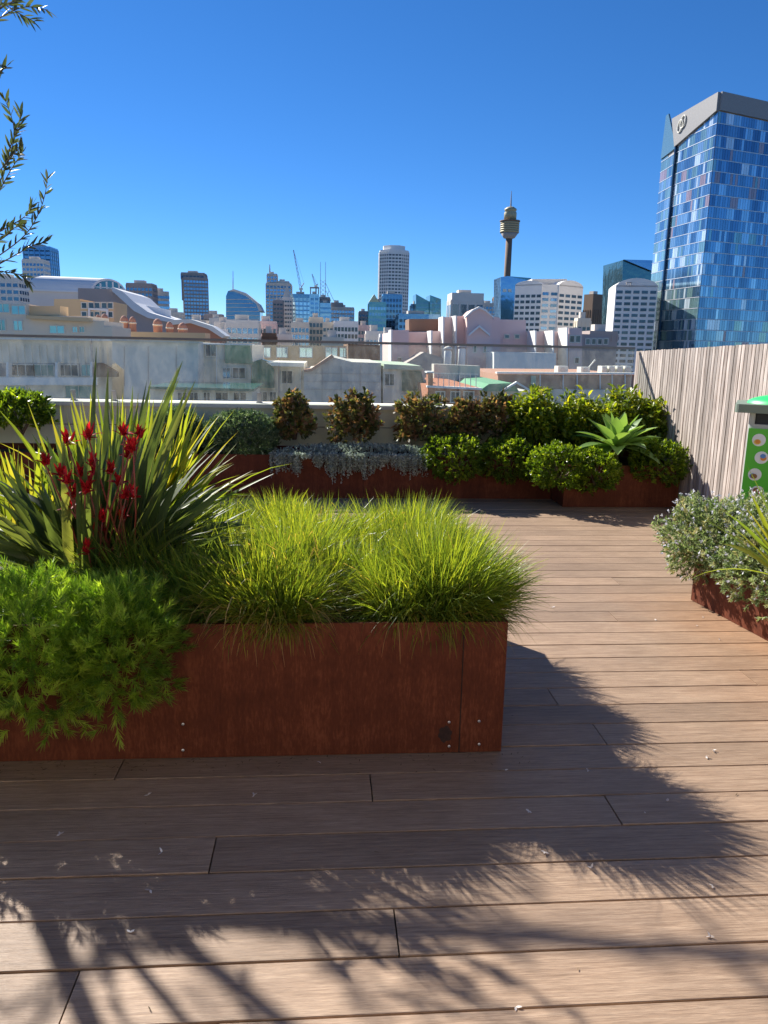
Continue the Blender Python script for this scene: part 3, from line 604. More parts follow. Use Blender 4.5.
# ------------------------------------------------------------------ olive tree
def olive():
    base = Vector((-3.1, 4.9, .48)); th = thing('olive_tree', 'olive tree whose leafy branches hang in at the upper left', 'tree', base)
    tk = MB(); tk.tube([base, (-3.05, 4.85, .9), (-3.12, 4.8, 1.3), (-3.0, 4.75, 1.7), (-3.05, 4.9, 2.3)], [.09, .075, .065, .06, .045], 12); trunk = tk.build('trunk', M['bark'], th, True)
    lm = MB(); P = []; D = []
    def twig(pts, r0, every=.028, allow=False, lf=1.0):
        pts = [Vector(p) for p in pts]; fine = []
        for i in range(len(pts)-1):
            p0 = pts[max(i-1, 0)]; p1 = pts[i]; p2 = pts[i+1]; p3 = pts[min(i+2, len(pts)-1)]
            for k in range(6):
                t = k/6; fine.append(.5*((2*p1)+(p2-p0)*t+(2*p0-5*p1+4*p2-p3)*t*t+(3*p1-p0-3*p2+p3)*t*t*t))
        fine.append(pts[-1])
        if not allow:
            for q in fine:
                s = proj(q)
                if s and -25 < s[0] < 790 and -35 < s[1] < 1000: return
        rr = [r0*(1-.85*i/(len(fine)-1))+.0008 for i in range(len(fine))]
        lm.tube(fine, rr, 5)
        for i in range(len(fine)-1):
            d = fine[i+1]-fine[i]; L = d.length; d.normalize(); m_ = max(1, int(L/every*lf))
            if i < len(fine)*.25 and r0 > .004: continue
            for j in range(m_):
                q = fine[i]+d*L*j/m_
                for sg in (0, 1):
                    o = d.orthogonal().normalized(); o.rotate(Matrix.Rotation(random.random()*6.28, 3, d)); P.append(q); D.append(d*1.0+o*.75)
    # branches seen in the picture
    def A(pp, Y0, Y1): 
        n = len(pp); return [at(px, py, Y0+(Y1-Y0)*i/(n-1)) for i, (px, py) in enumerate(pp)]
    vis = [([(-70, 60), (-20, 30), (20, 8), (48, 10)], 3.8, 3.7), ([(-60, -10), (-15, -5), (20, 14), (35, 22)], 3.7, 3.75), ([(-50, 30), (-10, 12), (12, 2), (28, -8)], 3.6, 3.6),
           ([(-60, 130), (-25, 90), (5, 68), (3, 68)], 3.8, 3.8),
           ([(-60, 260), (-20, 215), (5, 170), (14, 130), (2, 92)], 3.9, 3.8), ([(-20, 215), (-2, 192), (12, 168), (24, 150)], 3.9, 3.85), ([(5, 170), (10, 148), (18, 128), (21, 112)], 3.85, 3.8), 
           ([(-50, 290), (-10, 262), (25, 235), (42, 205), (48, 176)], 3.9, 3.8), ([(-20, 275), (10, 258), (32, 246), (48, 241)], 3.9, 3.95), ([(-30, 250), (0, 240), (14, 228), (25, 225)], 3.8, 3.75),
           ([(-20, 268), (5, 272), (20, 275), (30, 283)], 3.9, 3.85), ([(-10, 236), (10, 226), (28, 214), (32, 205)], 3.9, 3.85), ([(-40, 200), (-10, 182), (8, 160), (22, 146)], 3.85, 3.8)]
    for pp, a, b_ in vis: twig(A(pp, a, b_), .0028, .02, True)
    # main limbs
    lb = MB()
    limbs = [[(-3.0, 4.75, 1.7), (-2.7, 4.4, 1.95), (-2.35, 4.05, 2.2), (-2.2, 3.9, 2.6)], [(-3.05, 4.9, 2.3), (-2.9, 4.9, 2.9), (-2.7, 4.9, 3.6), (-2.3, 5.2, 4.3)],
             [(-3.05, 4.9, 2.3), (-3.4, 4.6, 2.9), (-3.5, 4.3, 3.6)], [(-2.9, 4.9, 2.9), (-2.5, 5.6, 3.7), (-1.9, 6.2, 4.5)], [(-2.7, 4.4, 1.95), (-2.6, 4.0, 2.9), (-2.4, 3.8, 3.5)]]
    for l in limbs: lb.tube(l, [.035, .028, .018, .010][:len(l)], 8)
    lb.build('limb', M['bark'], th, True)
    # crown: shoots round cluster centres; none may hang into open sky of the view
    cl = [((-2.35, 3.75, 2.5), .36, 12), ((-3.9, 4.4, 3.3), .5, 14), ((-4.0, 5.4, 2.6), .5, 12), ((-3.3, 5.6, 4.2), .45, 8)]
    for gx_, gy_, h_, r_, n_ in ((-.55, 1.5, 2.6, .28, 5), (-.1, 1.62, 3.2, .32, 6), (.2, 1.62, 3.6, .34, 6), (.6, 1.42, 4.3, .36, 6), (.95, 1.78, 4.6, .34, 4), (1.05, 1.3, 4.8, .4, 5)):
        cl.append(((gx_-.85*h_, gy_+1.15*h_, h_), r_, n_))
    for c, r_, n in cl:
        c = Vector(c)
        for i in range(n):
            d = Vector(unit(1)[0]); p = c+d*r_*.3; e = c+d*r_*random.uniform(.9, 1.4)+Vector((0, 0, -.05))
            twig([p, p.lerp(e, .35)+Vector((0, 0, .05)), p.lerp(e, .7)+Vector((0, 0, .05)), e], .004, .03)
        # feeder branch
        b = Vector((-2.95, 4.9, 2.9)) if c.z > 2.9 else Vector((-3.02, 4.82, 1.9))
        lm.tube([b, b.lerp(c, .5)+Vector((0, .05, .12)), c], [.014, .01, .006], 6)
    lm.build('branch', M['bark'], th, True)
    P_ = np.array([tuple(p) for p in P]); D_ = np.array([tuple(p) for p in D])
    mb = MB(); mb.strips(P_, D_, .052*(.65+.55*rng.random(len(P_))), .0125, [.25, .9, 1, .7, .05], .15, .25, 3, 0, None); mb.build('crown', M['olive'], th)
olive()

# ================================================================== the city beyond the parapet
def glassmat(name, col, rough=.08, metal=.75, attr=.35, bump=.25):
    m, t, b = newmat(name); N = t.nodes; Lk = t.links
    a = N.new('ShaderNodeAttribute'); a.attribute_name = 'rnd'
    mr = N.new('ShaderNodeMapRange'); mr.inputs['To Min'].default_value = 1-attr; mr.inputs['To Max'].default_value = 1+attr; Lk.new(a.outputs['Fac'], mr.inputs['Value'])
    hs = N.new('ShaderNodeHueSaturation'); hs.inputs['Color'].default_value = (*col, 1); Lk.new(mr.outputs[0], hs.inputs['Value'])
    tc = N.new('ShaderNodeTexCoord'); nz = N.new('ShaderNodeTexNoise'); nz.inputs['Scale'].default_value = .06; nz.inputs['Detail'].default_value = 4; Lk.new(tc.outputs['Object'], nz.inputs['Vector'])
    bp = N.new('ShaderNodeBump'); bp.inputs['Strength'].default_value = bump; bp.inputs['Distance'].default_value = 1; Lk.new(nz.outputs['Fac'], bp.inputs['Height']); Lk.new(bp.outputs[0], b.inputs['Normal'])
    Lk.new(hs.outputs[0], b.inputs['Base Color']); b.inputs['Metallic'].default_value = metal; b.inputs['Roughness'].default_value = rough
    return m
def wallm(name, col, var=.06, **k): return mat(name, (min(.85, col[0]*1.12), col[1]*1.02, col[2]*.88), k.pop('rough', .85), 0, var, k.pop('scale', .25), .3, **k)
CM = dict(cream=wallm('cream_render', (.78, .72, .64)), tan=wallm('tan_render', (.70, .55, .36)), brown=wallm('brown_brick', (.20, .125, .09)), pale=wallm('pale_render', (.74, .72, .68)),
          grey=wallm('grey_concrete', (.60, .60, .60)), lgrey=wallm('light_grey_concrete', (.75, .75, .76)), dgrey=wallm('dark_grey_cladding', (.34, .34, .37)), white=mat('white_precast', (.86, .84, .80), .8, 0, .04, .25),
          pink=mat('pink_render', (.84, .60, .54), .85, 0, .05, .25), brick=wallm('red_brick', (.42, .17, .10)), terra=wallm('terracotta_wall', (.48, .27, .21)), green=wallm('green_copper_roof', (.14, .36, .24)),
          pgreen=wallm('pale_green_roof', (.45, .58, .48)), mauve=wallm('mauve_concrete', (.42, .37, .38)), bronze=wallm('bronze_cladding', (.20, .15, .12)), ribbed=wallm('ribbed_cladding', (.74, .73, .70)),
          blueg=glassmat('blue_glass', (.13, .24, .36)), tealg=glassmat('teal_glass', (.12, .23, .25)), darkg=glassmat('dark_glass', (.05, .08, .12)), skyg=glassmat('sky_glass', (.32, .46, .56)),
          win=glassmat('window_glass', (.06, .09, .11), .05, .3), twin=glassmat('teal_window_glass', (.20, .42, .45), .08, .5), greeng=glassmat('dark_green_glass', (.05, .16, .13), .15, .3), steel=mat('crane_steel', (.35, .36, .4), .6),
          gold=mat('gold_cladding', (.42, .36, .22), .5, .2), whitem=wallm('white_metal', (.8, .8, .8), rough=.4), zinc=mat('pale_metal_roof', (.80, .79, .77), .6, .0, .05, .3), frame=wallm('window_frame', (.7, .7, .68)))
def rect(px0, py0, px1, py1, D):
    """picture measurements to a world x/z rectangle standing at distance D"""
    my = (py0+py1)/2; mx = (px0+px1)/2
    return at(px0, my, D).x, at(px1, my, D).x, at(mx, py1, D).z, at(mx, py0, D).z
def tower(label, px0, px1, pyt, D, wall, glass, fh=3.6, band=.55, dep=None, yaw=0, piers=0, name='office_tower', cat='office tower', crown=None, pyb=352, spire=None, maxb=70, group=None, onto=None):
    """tower with one glazing band per storey, upright piers and a crown"""
    x0, x1, _, zt = rect(px0, pyt, px1, pyt+2, D)
    wd = x1-x0; dep = dep or wd*.9; cx = (x0+x1)/2
    c_, s_ = math.cos(R(yaw)), math.sin(R(yaw))
    if yaw: k = wd/(wd*abs(c_)+dep*abs(s_)); wd *= k; dep *= k
    cy = D+(wd*abs(s_)+dep*abs(c_))/2
    th = onto or thing(name, label, cat, (cx, cy, GZ), group)
    xf = lambda p: (cx+p[0]*c_-p[1]*s_, cy+p[0]*s_+p[1]*c_, p[2])
    hw, hd = wd/2, dep/2
    o = MB().box(-hw, hw, -hd, hd, GZ if not onto else zt-30, zt, 0, None, xf).build('wall' if not onto else 'upper_block', CM[wall], th)
    if onto: th = o
    zb = at(cx/D*0+(px0+px1)/2, pyb, D).z; z = zt-fh*(.9 if not crown else crown); n = 0; p = .12
    sc = max(.12, D*.0003)
    while z-fh > zb and n < maxb:
        MB().box(-hw-sc, hw+sc, -hd-sc, hd+sc, z-fh*band, z, 0, random.random(), xf).build('window_band', CM[glass], th); z -= fh; n += 1
    if piers:
        mb = MB(); pwid = wd/piers*.22; q = sc*1.8
        for i in range(piers+1):
            x = -hw+wd*i/piers; mb.box(x-pwid/2, x+pwid/2, -hd-q, -hd, z, zt-fh*.3, 0, .5, xf)
        nd = max(1, int(piers*dep/wd))
        for i in range(nd+1):
            y = -hd+dep*i/nd
            for sg in (-1, 1): mb.box(sg*hw-(q if sg < 0 else 0), sg*hw+(q if sg > 0 else 0), y-pwid/2, y+pwid/2, z, zt-fh*.3, 0, .5, xf)
        mb.build('piers', CM[wall], th)
    rs = MB()
    rs.box(-hw*.5, hw*.3, -hd*.4, hd*.5, zt, zt+min(fh*.6, 2.5), 0, .5, xf); rs.build('roof_plant', CM['grey'], th)
    if spire:
        sx = at(spire[0], pyt, D).x; sz = at(spire[0], spire[1], D).z
        MB().tube([(sx, cy, zt), (sx, cy, (zt+sz)/2), (sx, cy, sz)], [D*.0012, D*.0008, D*.0004], 6).build('spire', CM['steel'], th)
    return th, (cx, cy, zt, hw, hd, xf)
def slab(name, label, cat, poly, D, dep, m, parent=None, glassm=None, base=True, group=None, rib=0):
    """a solid whose front outline was measured in the picture, standing at D and dep metres deep"""
    pts = [at(px, py, D) for px, py in poly]; cx = sum(p.x for p in pts)/len(pts)
    if parent is None:
        th = thing(name, label, cat, (cx, D+dep/2, GZ), group); pn = 'wall'
    else: th = parent; pn = name
    o = MB().prof([(p.x, p.z) for p in pts], D, D+dep, 0).build(pn, CM[m], th)
    return th
def win(par, px0, py0, px1, py1, D, glass='win', frame=True, mull=1, name='window'):
    x0, x1, z0, z1 = rect(px0, py0, px1, py1, D); e = D*.0012
    f = MB()
    f.box(x0-e, x1+e, D-.07, D+.02, z1, z1+e); f.box(x0-e, x1+e, D-.07, D+.02, z0-e, z0); f.box(x0-e, x0, D-.07, D+.02, z0, z1); f.box(x1, x1+e, D-.07, D+.02, z0, z1)
    for i in range(1, mull+1):
        x = x0+(x1-x0)*i/(mull+1); f.box(x-e*.35, x+e*.35, D-.06, D+.02, z0, z1)
    o = f.build(name, CM['frame'], par)
    MB().box(x0, x1, D-.03, D+.01, z0, z1, 0, random.random()).build('pane', CM[glass], o)
    return o
def beam(name, par, poly, D, dep, m): return slab(name, None, None, poly, D, dep, m, par)

# ---- neighbours just past the glass ------------------------------------------------
# ribbed building at left
D = 42
nb = slab('apartment_block', 'pale ribbed apartment block directly behind the glass at left', 'building', [(-140, 337), (112, 341), (112, 420), (-140, 420)], D, 16, 'ribbed')
x0, x1, z0, z1 = rect(-140, 342, 112, 362, D); mb = MB(); x = x0
while x < x1: mb.box(x, x+.16, D-.07, D, z0, z1-.1, 0, .5); x += .38
mb.build('ribbed_cladding', CM['ribbed'], nb)
for i, (a, b_) in enumerate([(-60, -38), (-30, -8), (10, 34), (35, 54), (58, 78), (82, 96)]): win(nb, a, 365, b_, 375.5, D-.05, ('win', 'twin')[i % 2], mull=2)
beam('recess_shade_strip', nb, [(-80, 363), (97, 363.5), (97, 376), (-80, 376)], D-.04, .03, 'dgrey')  # flat dark strip carries the shade of the window recess
for a in (-34, 6, 55, 90): beam('post', nb, [(a, 362), (a+2.5, 362), (a+2.5, 378), (a, 378)], D-.6, .5, 'white')
beam('balcony_front', nb, [(-80, 377), (97, 377.5), (97, 385), (-80, 385)], D-.9, .25, 'white'); beam('stair_wall', nb, [(97, 363), (101, 363), (117, 372), (117, 377), (97, 377)], D-.5, .4, 'bronze')
for a, b_ in ((-50, -20), (5, 26), (66, 92)): win(nb, a, 386, b_, 398, D-.01, 'twin')
slab('apartment_block', 'plain pale grey block with slanting left edge behind the glass', 'building', [(112, 340), (198, 343), (198, 420), (124, 420), (124, 370), (112, 360)], D-3, 14, 'lgrey')
n2 = slab('apartment_block', 'pale block with green skylight and small windows behind the glass', 'building', [(198, 344), (252, 345), (252, 363), (304, 364), (304, 420), (198, 420)], D-1, 8, 'pale')
win(n2, 206, 345, 216, 356, D-1.02); win(n2, 223, 368, 230, 378, D-1.02, 'skyg'); win(n2, 233, 368, 245, 378, D-1.02); win(n2, 282, 371, 292, 383, D-1.02); win(n2, 258, 392, 267, 402, D-1.02); win(n2, 270, 392, 276, 402, D-1.02)
beam('skylight', n2, [(225, 343), (250, 345), (253, 364), (225, 363)], D-1.15, .14, 'greeng')
beam('glazed_bay', n2, [(252, 362), (262, 359), (270, 362), (274, 370), (274, 388), (251, 388)], D-1.6, .58, 'greeng')
beam('ledge', n2, [(266, 362), (304, 363), (304, 367), (272, 366)], D-1.9, .88, 'whitem')
n2b = slab('low_wing', 'low pale wing with a dark ledge and ground-floor windows', 'building', [(150, 389), (252, 391), (252, 420), (150, 420)], D-8, 4, 'pale')
beam('roof_edge', n2b, [(148, 386.5), (254, 389), (254, 391.5), (148, 389)], D-8.6, 5, 'greeng')
for a, b_ in ((178, 187), (190, 198), (204, 210), (216, 228), (234, 246)): win(n2b, a, 392.5, b_, 400, D-8.02)
for i in range(7):
    px = 138+i*8; p = at(px, 391, 33); q = at(px, 398, 33)
n3 = slab('grey_block', 'blank grey wall with a low gable in front of the tan building', 'building', [(304, 372), (312, 371), (332, 357), (352, 362), (381, 363), (381, 420), (304, 420)], D-4, 10, 'grey')
beam('coping', n3, [(304, 369.5), (311, 368.5), (332, 354.5), (334, 357), (312, 371.2), (304, 372.2)], D-4.3, .8, 'terra')
# tan building behind
n4 = slab('tan_building', 'tan and ochre building with white-framed windows behind the grey gable wall', 'building', [(252, 345), (350, 346), (350, 375), (252, 375)], 60, 14, 'tan')
for a, b_ in ((262, 270), (277, 287), (300, 312), (326, 337), (340, 347)): win(n4, a, 348, b_, 357, 59.98, 'skyg')
slab('brown_block', 'brown flat-roofed block right of the tan building', 'building', [(348, 344), (380, 345), (380, 380), (348, 380)], 56, 14, 'brown')
n5 = slab('green_roof_house', 'pale house with green sloping glass roof left of the brick terrace', 'building', [(383, 367), (424, 369), (428, 420), (383, 420)], 38, 9, 'pale')
beam('roof', n5, [(384, 364), (421, 366), (424, 370), (384, 369)], 37.6, 9.8, 'pgreen'); beam('glazed_slope', n5, [(402, 371), (421, 371), (426, 391), (402, 391)], 37.8, .18, 'greeng')
win(n5, 385, 374, 394, 385, 37.98); win(n5, 401, 395, 407, 404, 37.98, 'twin'); win(n5, 411, 395, 417, 404, 37.98, 'twin')
for a in (124, 148, 176): beam('panel_joint', bpy.data.objects['apartment_block.001'], [(a, 346), (a+.35, 346), (a+.35, 386), (a, 386)], 38.96, .03, 'mauve')
g_ = bpy.data.objects['grey_block']
for a in (322, 341, 360): beam('panel_joint', g_, [(a, 366), (a+.3, 366), (a+.3, 402), (a, 402)], 37.96, .03, 'mauve')
for t in (373, 381, 389): beam('course_line', g_, [(306, t), (380, t+1), (380, t+1.25), (306, t+.25)], 37.95, .03, 'mauve')
for a, b_ in ((300, 368), (216, 357), (250, 388)):
    beam('downpipe', n2, [(a, 367 if a > 220 else 346), (a+.8, 367 if a > 220 else 346), (a+.8, 400), (a, 400)], 40.85, .12, 'white')
beam('string_course', n2, [(198, 358), (224, 358.6), (224, 359.4), (198, 358.8)], 40.9, .08, 'lgrey'); beam('roof_coping', n2, [(197, 343), (252.5, 344), (252.5, 345.4), (197, 344.4)], 40.7, 1.2, 'white'); beam('roof_coping', bpy.data.objects['apartment_block.001'], [(110, 339), (199, 341.6), (199, 343), (110, 340.4)], 38.7, 1.2, 'lgrey'); beam('roof_coping', nb, [(-140, 335.5), (113, 339.5), (113, 341), (-140, 337)], 41.5, 1.2, 'white')
# brick terrace
n6 = slab('brick_building', 'red brick building with a railed roof terrace and cream columns', 'building', [(428, 386), (481, 388), (481, 425), (428, 425)], 34, 10, 'brick')
beam('pier', n6, [(428, 373), (433, 373), (433, 388), (428, 388)], 33.8, .6, 'brick'); beam('pier_cap', n6, [(427, 371.5), (434, 371.5), (434, 373), (427, 373)], 33.7, .8, 'white')
beam('slab_edge', n6, [(427, 385.5), (482, 388), (482, 390), (427, 387.5)], 33.7, .3, 'white'); beam('terrace_rail', n6, [(434, 372.8), (478, 374), (478, 374.8), (434, 373.6)], 33.8, .08, 'whitem')
for i in range(8):
    a = 438+i*5.4; beam('rail_post', n6, [(a, 373.5), (a+.6, 373.5), (a+.6, 387), (a, 387)], 33.82, .05, 'steel')
for a, b_ in ((436, 444), (451, 459), (464, 473)): win(n6, a, 392, b_, 402, 33.98)
slab('planter_tree_wall', 'shadowed grey back wall of the brick terrace', 'wall', [(434, 364), (480, 366), (480, 386), (434, 386)], 44.2, 1, 'grey')
n6b = slab('green_roof_hall', 'low hall with green metal roof and white gable edge', 'building', [(478, 391), (530, 391), (530, 425), (478, 425)], 37, 10, 'grey')
beam('roof', n6b, [(479, 391), (489, 384), (512, 383), (517, 388), (519, 391.5)], 36.8, 10, 'green'); beam('gable_edge', n6b, [(501, 391), (517, 381.5), (533, 391), (531, 391.8), (517, 383.5), (503, 391.8)], 36.5, .25, 'white')
n7 = slab('terracotta_terrace', 'long terracotta terrace wall with white cap and rooftop air units', 'building', [(498, 374), (640, 375), (640, 425), (498, 425)], 46, 12, 'terra')
beam('cap', n7, [(497, 372), (641, 373), (641, 374.6), (497, 373.6)], 45.8, .5, 'white'); beam('lower_wall', n7, [(498, 389), (640, 390), (640, 425), (498, 425)], 45.5, .49, 'grey'); beam('door', n7, [(531, 376), (536, 376), (536, 388), (531, 388)], 45.9, .08, 'pgreen')
for a in (540, 563, 577, 600, 612, 625): beam('downpipe', n7, [(a, 374.6), (a+.7, 374.6), (a+.7, 389), (a, 389)], 45.85, .12, 'white')
for i, (a, b_, c_, d) in enumerate(((558, 568, 366, 373), (581, 590, 367, 373), (602, 607, 366, 373), (609, 615, 366, 373), (617, 623, 366, 373), (625, 631, 366, 373))):
    pa = at(a, (c_+d)/2, 47); pb = at(b_, (c_+d)/2, 47); t_ = at(a, c_, 47).z; u_ = at(a, 373.4, 47).z
    th = thing('air_unit', ['large white rooftop unit above the terracotta wall, nearest the middle', 'white rooftop unit with a slanted pipe above the terracotta wall', 'first small unit of the rooftop row near the fence', 'second small unit of the rooftop row near the fence', 'third small unit of the rooftop row near the fence', 'last small rooftop unit against the fence edge'][i], 'rooftop unit', ((pa.x+pb.x)/2, 47.3, u_), 'rooftop units on the terrace')
    MB().box(pa.x, pb.x, 47, 47.8, u_, t_).build('casing', CM['whitem'], th); MB().tube([((pa.x+pb.x)/2, 46.99, (t_+u_)/2), ((pa.x+pb.x)/2, 46.95, (t_+u_)/2)], (t_-u_)*.36, 14).build('fan_grille', CM['grey'], th)
    if i == 1: MB().tube([(pb.x, 47.2, t_), (pb.x+.35, 47.2, t_+.45)], .04, 6).build('pipe', CM['whitem'], th)
# pink building
D = 105
n8 = slab('pink_building', 'wide pink rendered building with gabled centre behind the brick terrace', 'building', [(391, 332), (443, 332), (443, 318), (526, 320), (526, 331), (582, 332), (582, 420), (391, 420)], D, 16, 'pink')
beam('plant_screen', n8, [(409, 319), (443, 319), (443, 331), (409, 331)], D+2, 5, 'bronze')
beam('stair_block', n8, [(443, 317), (456, 317), (456, 372), (443, 372)], D-1.5, 1.45, 'pink'); beam('corner_block', n8, [(456, 316), (466, 316), (466, 372), (456, 372)], D-3, 2.95, 'pink')
beam('left_block', n8, [(391, 330), (409, 330), (409, 372), (391, 372)], D-3.5, 3.4, 'pink'); beam('middle_block', n8, [(431, 331), (443, 331), (443, 372), (431, 372)], D-2, 1.95, 'pink')
beam('gabled_bay', n8, [(467, 317), (473, 310.5), (479.5, 307.5), (486, 310.5), (492, 317), (492, 372), (467, 372)], D-5, 4.9, 'pink')
beam('gable_coping', n8, [(465, 317), (472.5, 309.8), (479.5, 306.3), (486.5, 309.8), (494, 317), (494, 318.4), (486, 311.5), (479.5, 308.4), (473, 311.5), (465, 318.4)], D-5.3, .8, 'white')
beam('inner_gable', n8, [(469, 334), (479.5, 325), (490, 334), (490, 336), (479.5, 327.2), (469, 336)], D-5.5, .45, 'white')
beam('right_block', n8, [(492, 316.5), (500, 317.5), (500, 372), (492, 372)], D-2.6, 2.5, 'pink'); beam('end_block', n8, [(569, 328), (582, 328), (582, 372), (569, 372)], D-2.5, 2.4, 'pink')
for a, b_, c_ in ((570, 574, 336), (576, 580, 336), (474, 476, 346), (484, 486, 346)): win(n8, a, c_, b_, c_+6, D-(2.52 if a > 500 else 5.02), 'win', mull=0)
for a, t in ((443, 317), (455.5, 316), (391, 330), (431, 331), (553, 331), (567, 328), (535, 331)):
    beam('fin_lit_edge', n8, [(a, t-.5), (a+1.6, t-.5), (a+.5, 372), (a, 372)], D-4.2, 4.1, 'white')  # white fins; block edges are whitened to carry sunlight from the left
for a in (505, 515, 530, 545, 560): win(n8, a, 335, a+4, 338, D-.02, 'win', mull=0)
for a in (398, 415, 425, 448, 500, 512, 540, 560, 575): win(n8, a, 358, a+3.5, 363, D-(.02 if a not in (398, 448, 575) else 3.52 if a == 398 else 1.52 if a == 448 else 2.52), 'win', mull=0)
beam('parapet_band', n8, [(467, 345), (492, 345), (492, 346), (467, 346)], D-5.25, .2, 'white')
n8b = slab('mauve_building', 'low mauve building between the pink building and the curved white tower', 'building', [(582, 334), (609, 335), (609, 420), (582, 420)], D+14, 10, 'mauve')
for a in (586, 592, 598, 604): win(n8b, a, 339, a+3.5, 344, D+13.98, 'win', mull=0)
beam('lower_wing', n8, [(494, 352), (556, 353), (556, 372), (494, 372)], D-10, 7, 'white'); beam('shed_roof', n8, [(395, 370), (424, 352), (450, 360), (450, 374), (395, 376)], D-10, 5, 'mauve')
for i, (a, t, r_) in enumerate(((448, 352, 5), (462, 350, 6))):
    p = at(a, t, 72); z0 = at(a, 376, 72).z; th = thing('roof_vent', ('shorter', 'taller')[i]+' pale round stack between the pink building and the brick terrace', 'vent', (p.x, 72, z0))
    MB().lathe((p.x, 72, z0), [(.35, 0), (.35, p.z-z0), (.28, p.z-z0+.15)], 16).build('stack', CM['white'], th, True); MB().lathe((p.x, 72, p.z+.25), [(.45, 0), (.3, .2), (.02, .3)], 16).build('cowl', CM['lgrey'], th, True)

# ---- cream apartments and low roofs at left --------------------------------------
D = 95
a1 = slab('apartment_building', 'cream apartment building with teal windows rising above the glass rail at far left', 'building', [(-120, 303), (26, 304), (26, 316), (88, 316), (88, 321), (104, 321), (104, 327), (112, 327), (112, 352), (-120, 352)], D, 9, 'cream')
for a, b_, c_, d in ((-3, 9, 304, 312), (12, 25, 306, 314), (-2, 5, 320, 330), (14, 22, 321, 330), (50, 64, 326, 333), (73, 77, 327, 332), (80, 84, 327, 332), (-24, -12, 306, 314), (-26, -16, 320, 330)): win(a1, a, c_, b_, d, D-.02, 'twin')
beam('balcony_band', a1, [(26, 315), (90, 318), (90, 322), (26, 318.5)], D-1.2, 1.15, 'tan'); beam('setback_wall', a1, [(28, 306), (60, 306), (60, 316), (28, 315)], D+1, 3, 'tan')
a2 = slab('apartment_building', 'stepped tan apartment building with balconies and a white frame', 'building', [(54, 299), (80, 299), (80, 302), (114, 302), (114, 345), (54, 345)], 125, 8, 'tan')
for a in (82, 89, 95, 102, 108): win(a2, a, 303, a+4.5, 308, 124.97, 'win', mull=0); win(a2, a, 312, a+4.5, 317, 124.97, 'win', mull=0)
beam('white_frame', a2, [(88, 308), (108, 309), (108, 322), (106, 322), (106, 311), (90, 310), (90, 322), (88, 322)], 124.6, .35, 'white')
for i, (a, b_, t) in enumerate(((95, 101, 317), (101, 108, 316), (120, 128, 318), (129, 136, 319), (153, 162, 321), (166, 173, 324), (178, 187, 325))):
    pa = at(a, t, 118); pb = at(b_, t, 118); z0 = at(a, 348, 118).z; r_ = (pb.x-pa.x)/2
    th = thing('chimney_stack', ['leftmost of the seven terracotta roof turrets', 'second roof turret from the left', 'third roof turret, tall and pale orange', 'fourth roof turret, beside the tall one', 'fifth roof turret, below the curved roof', 'sixth roof turret, small', 'rightmost of the seven roof turrets'][i], 'roof turret', ((pa.x+pb.x)/2, 118, z0), 'terracotta roof turrets')
    MB().lathe(((pa.x+pb.x)/2, 118, z0), [(r_, 0), (r_, pa.z-z0-.3), (r_*.85, pa.z-z0), (r_*.4, pa.z-z0+.3), (.05, pa.z-z0+.35)], 14).build('stack', CM['terra'], th, True); MB().lathe(((pa.x+pb.x)/2, 118, pa.z-.7), [(r_*1.12, 0), (r_*1.12, .25)], 14).build('cap_ring', CM['cream'], th, True)
slab('low_building', 'low cream building with roof edge below the turrets', 'building', [(96, 331), (205, 333), (205, 352), (96, 352)], 112, 5, 'tan')
# vaulted hall
p0 = at(14, 303, 230); p1 = at(90, 303, 230); zt = at(60, 275.5, 230).z; zs = at(60, 290, 230).z
th = thing('vaulted_hall', 'large hall with a pale barrel-vault roof and glazed arched end at left', 'building', ((p0.x+p1.x)/2, 245, GZ))
ang = R(-38); L_ = (p1.x-p0.x)*.8; wv = 12
def vx(p): return (p1.x+p[0]*math.cos(ang*.35)-p[1]*math.sin(ang), 232-p[0]*math.sin(ang*.35)+p[1]*math.cos(ang), p[2])
arc = [(math.cos(t)*wv/2+wv/2, math.sin(t)) for t in np.linspace(0, math.pi, 15)]
V = []
for x in (-L_, 0):
    for yy, h in arc: V.append(vx((x, yy, zs+(zt-zs)*h)))
F = [(i, i+1, 15+i+1, 15+i) for i in range(14)]+[tuple(range(15)), tuple(reversed(range(15, 30)))]
MB().add(V, F).build('vault_roof', CM['zinc'], th, False)
MB().box(-L_, 0, .3, wv-.3, GZ, zs-.02, 0, None, vx).build('wall', CM['lgrey'], th)
V = [vx((x, yy*.86+.85, zs+(zt-zs)*h*.82+.1)) for x in (0.05, .25) for yy, h in arc]
aw = MB().add(V, F).build('arched_window', CM['tealg'], th)
for yy in (2.5, 4.6, 6.7, 8.8): MB().box(.26, .5, yy, yy+.3, zs+.1, zs+(zt-zs)*.8*math.sqrt(max(.05, 1-((yy-6)/5.4)**2)), 0, None, vx).build('mullion', CM['white'], aw)
MB().box(.26, .5, .9, 11.1, zs+(zt-zs)*.3, zs+(zt-zs)*.36, 0, None, vx).build('transom', CM['white'], aw)
MB().box(-L_-3, 1, -.8, .2, zs-.5, zs, 0, None, vx).build('eave', CM['white'], th)
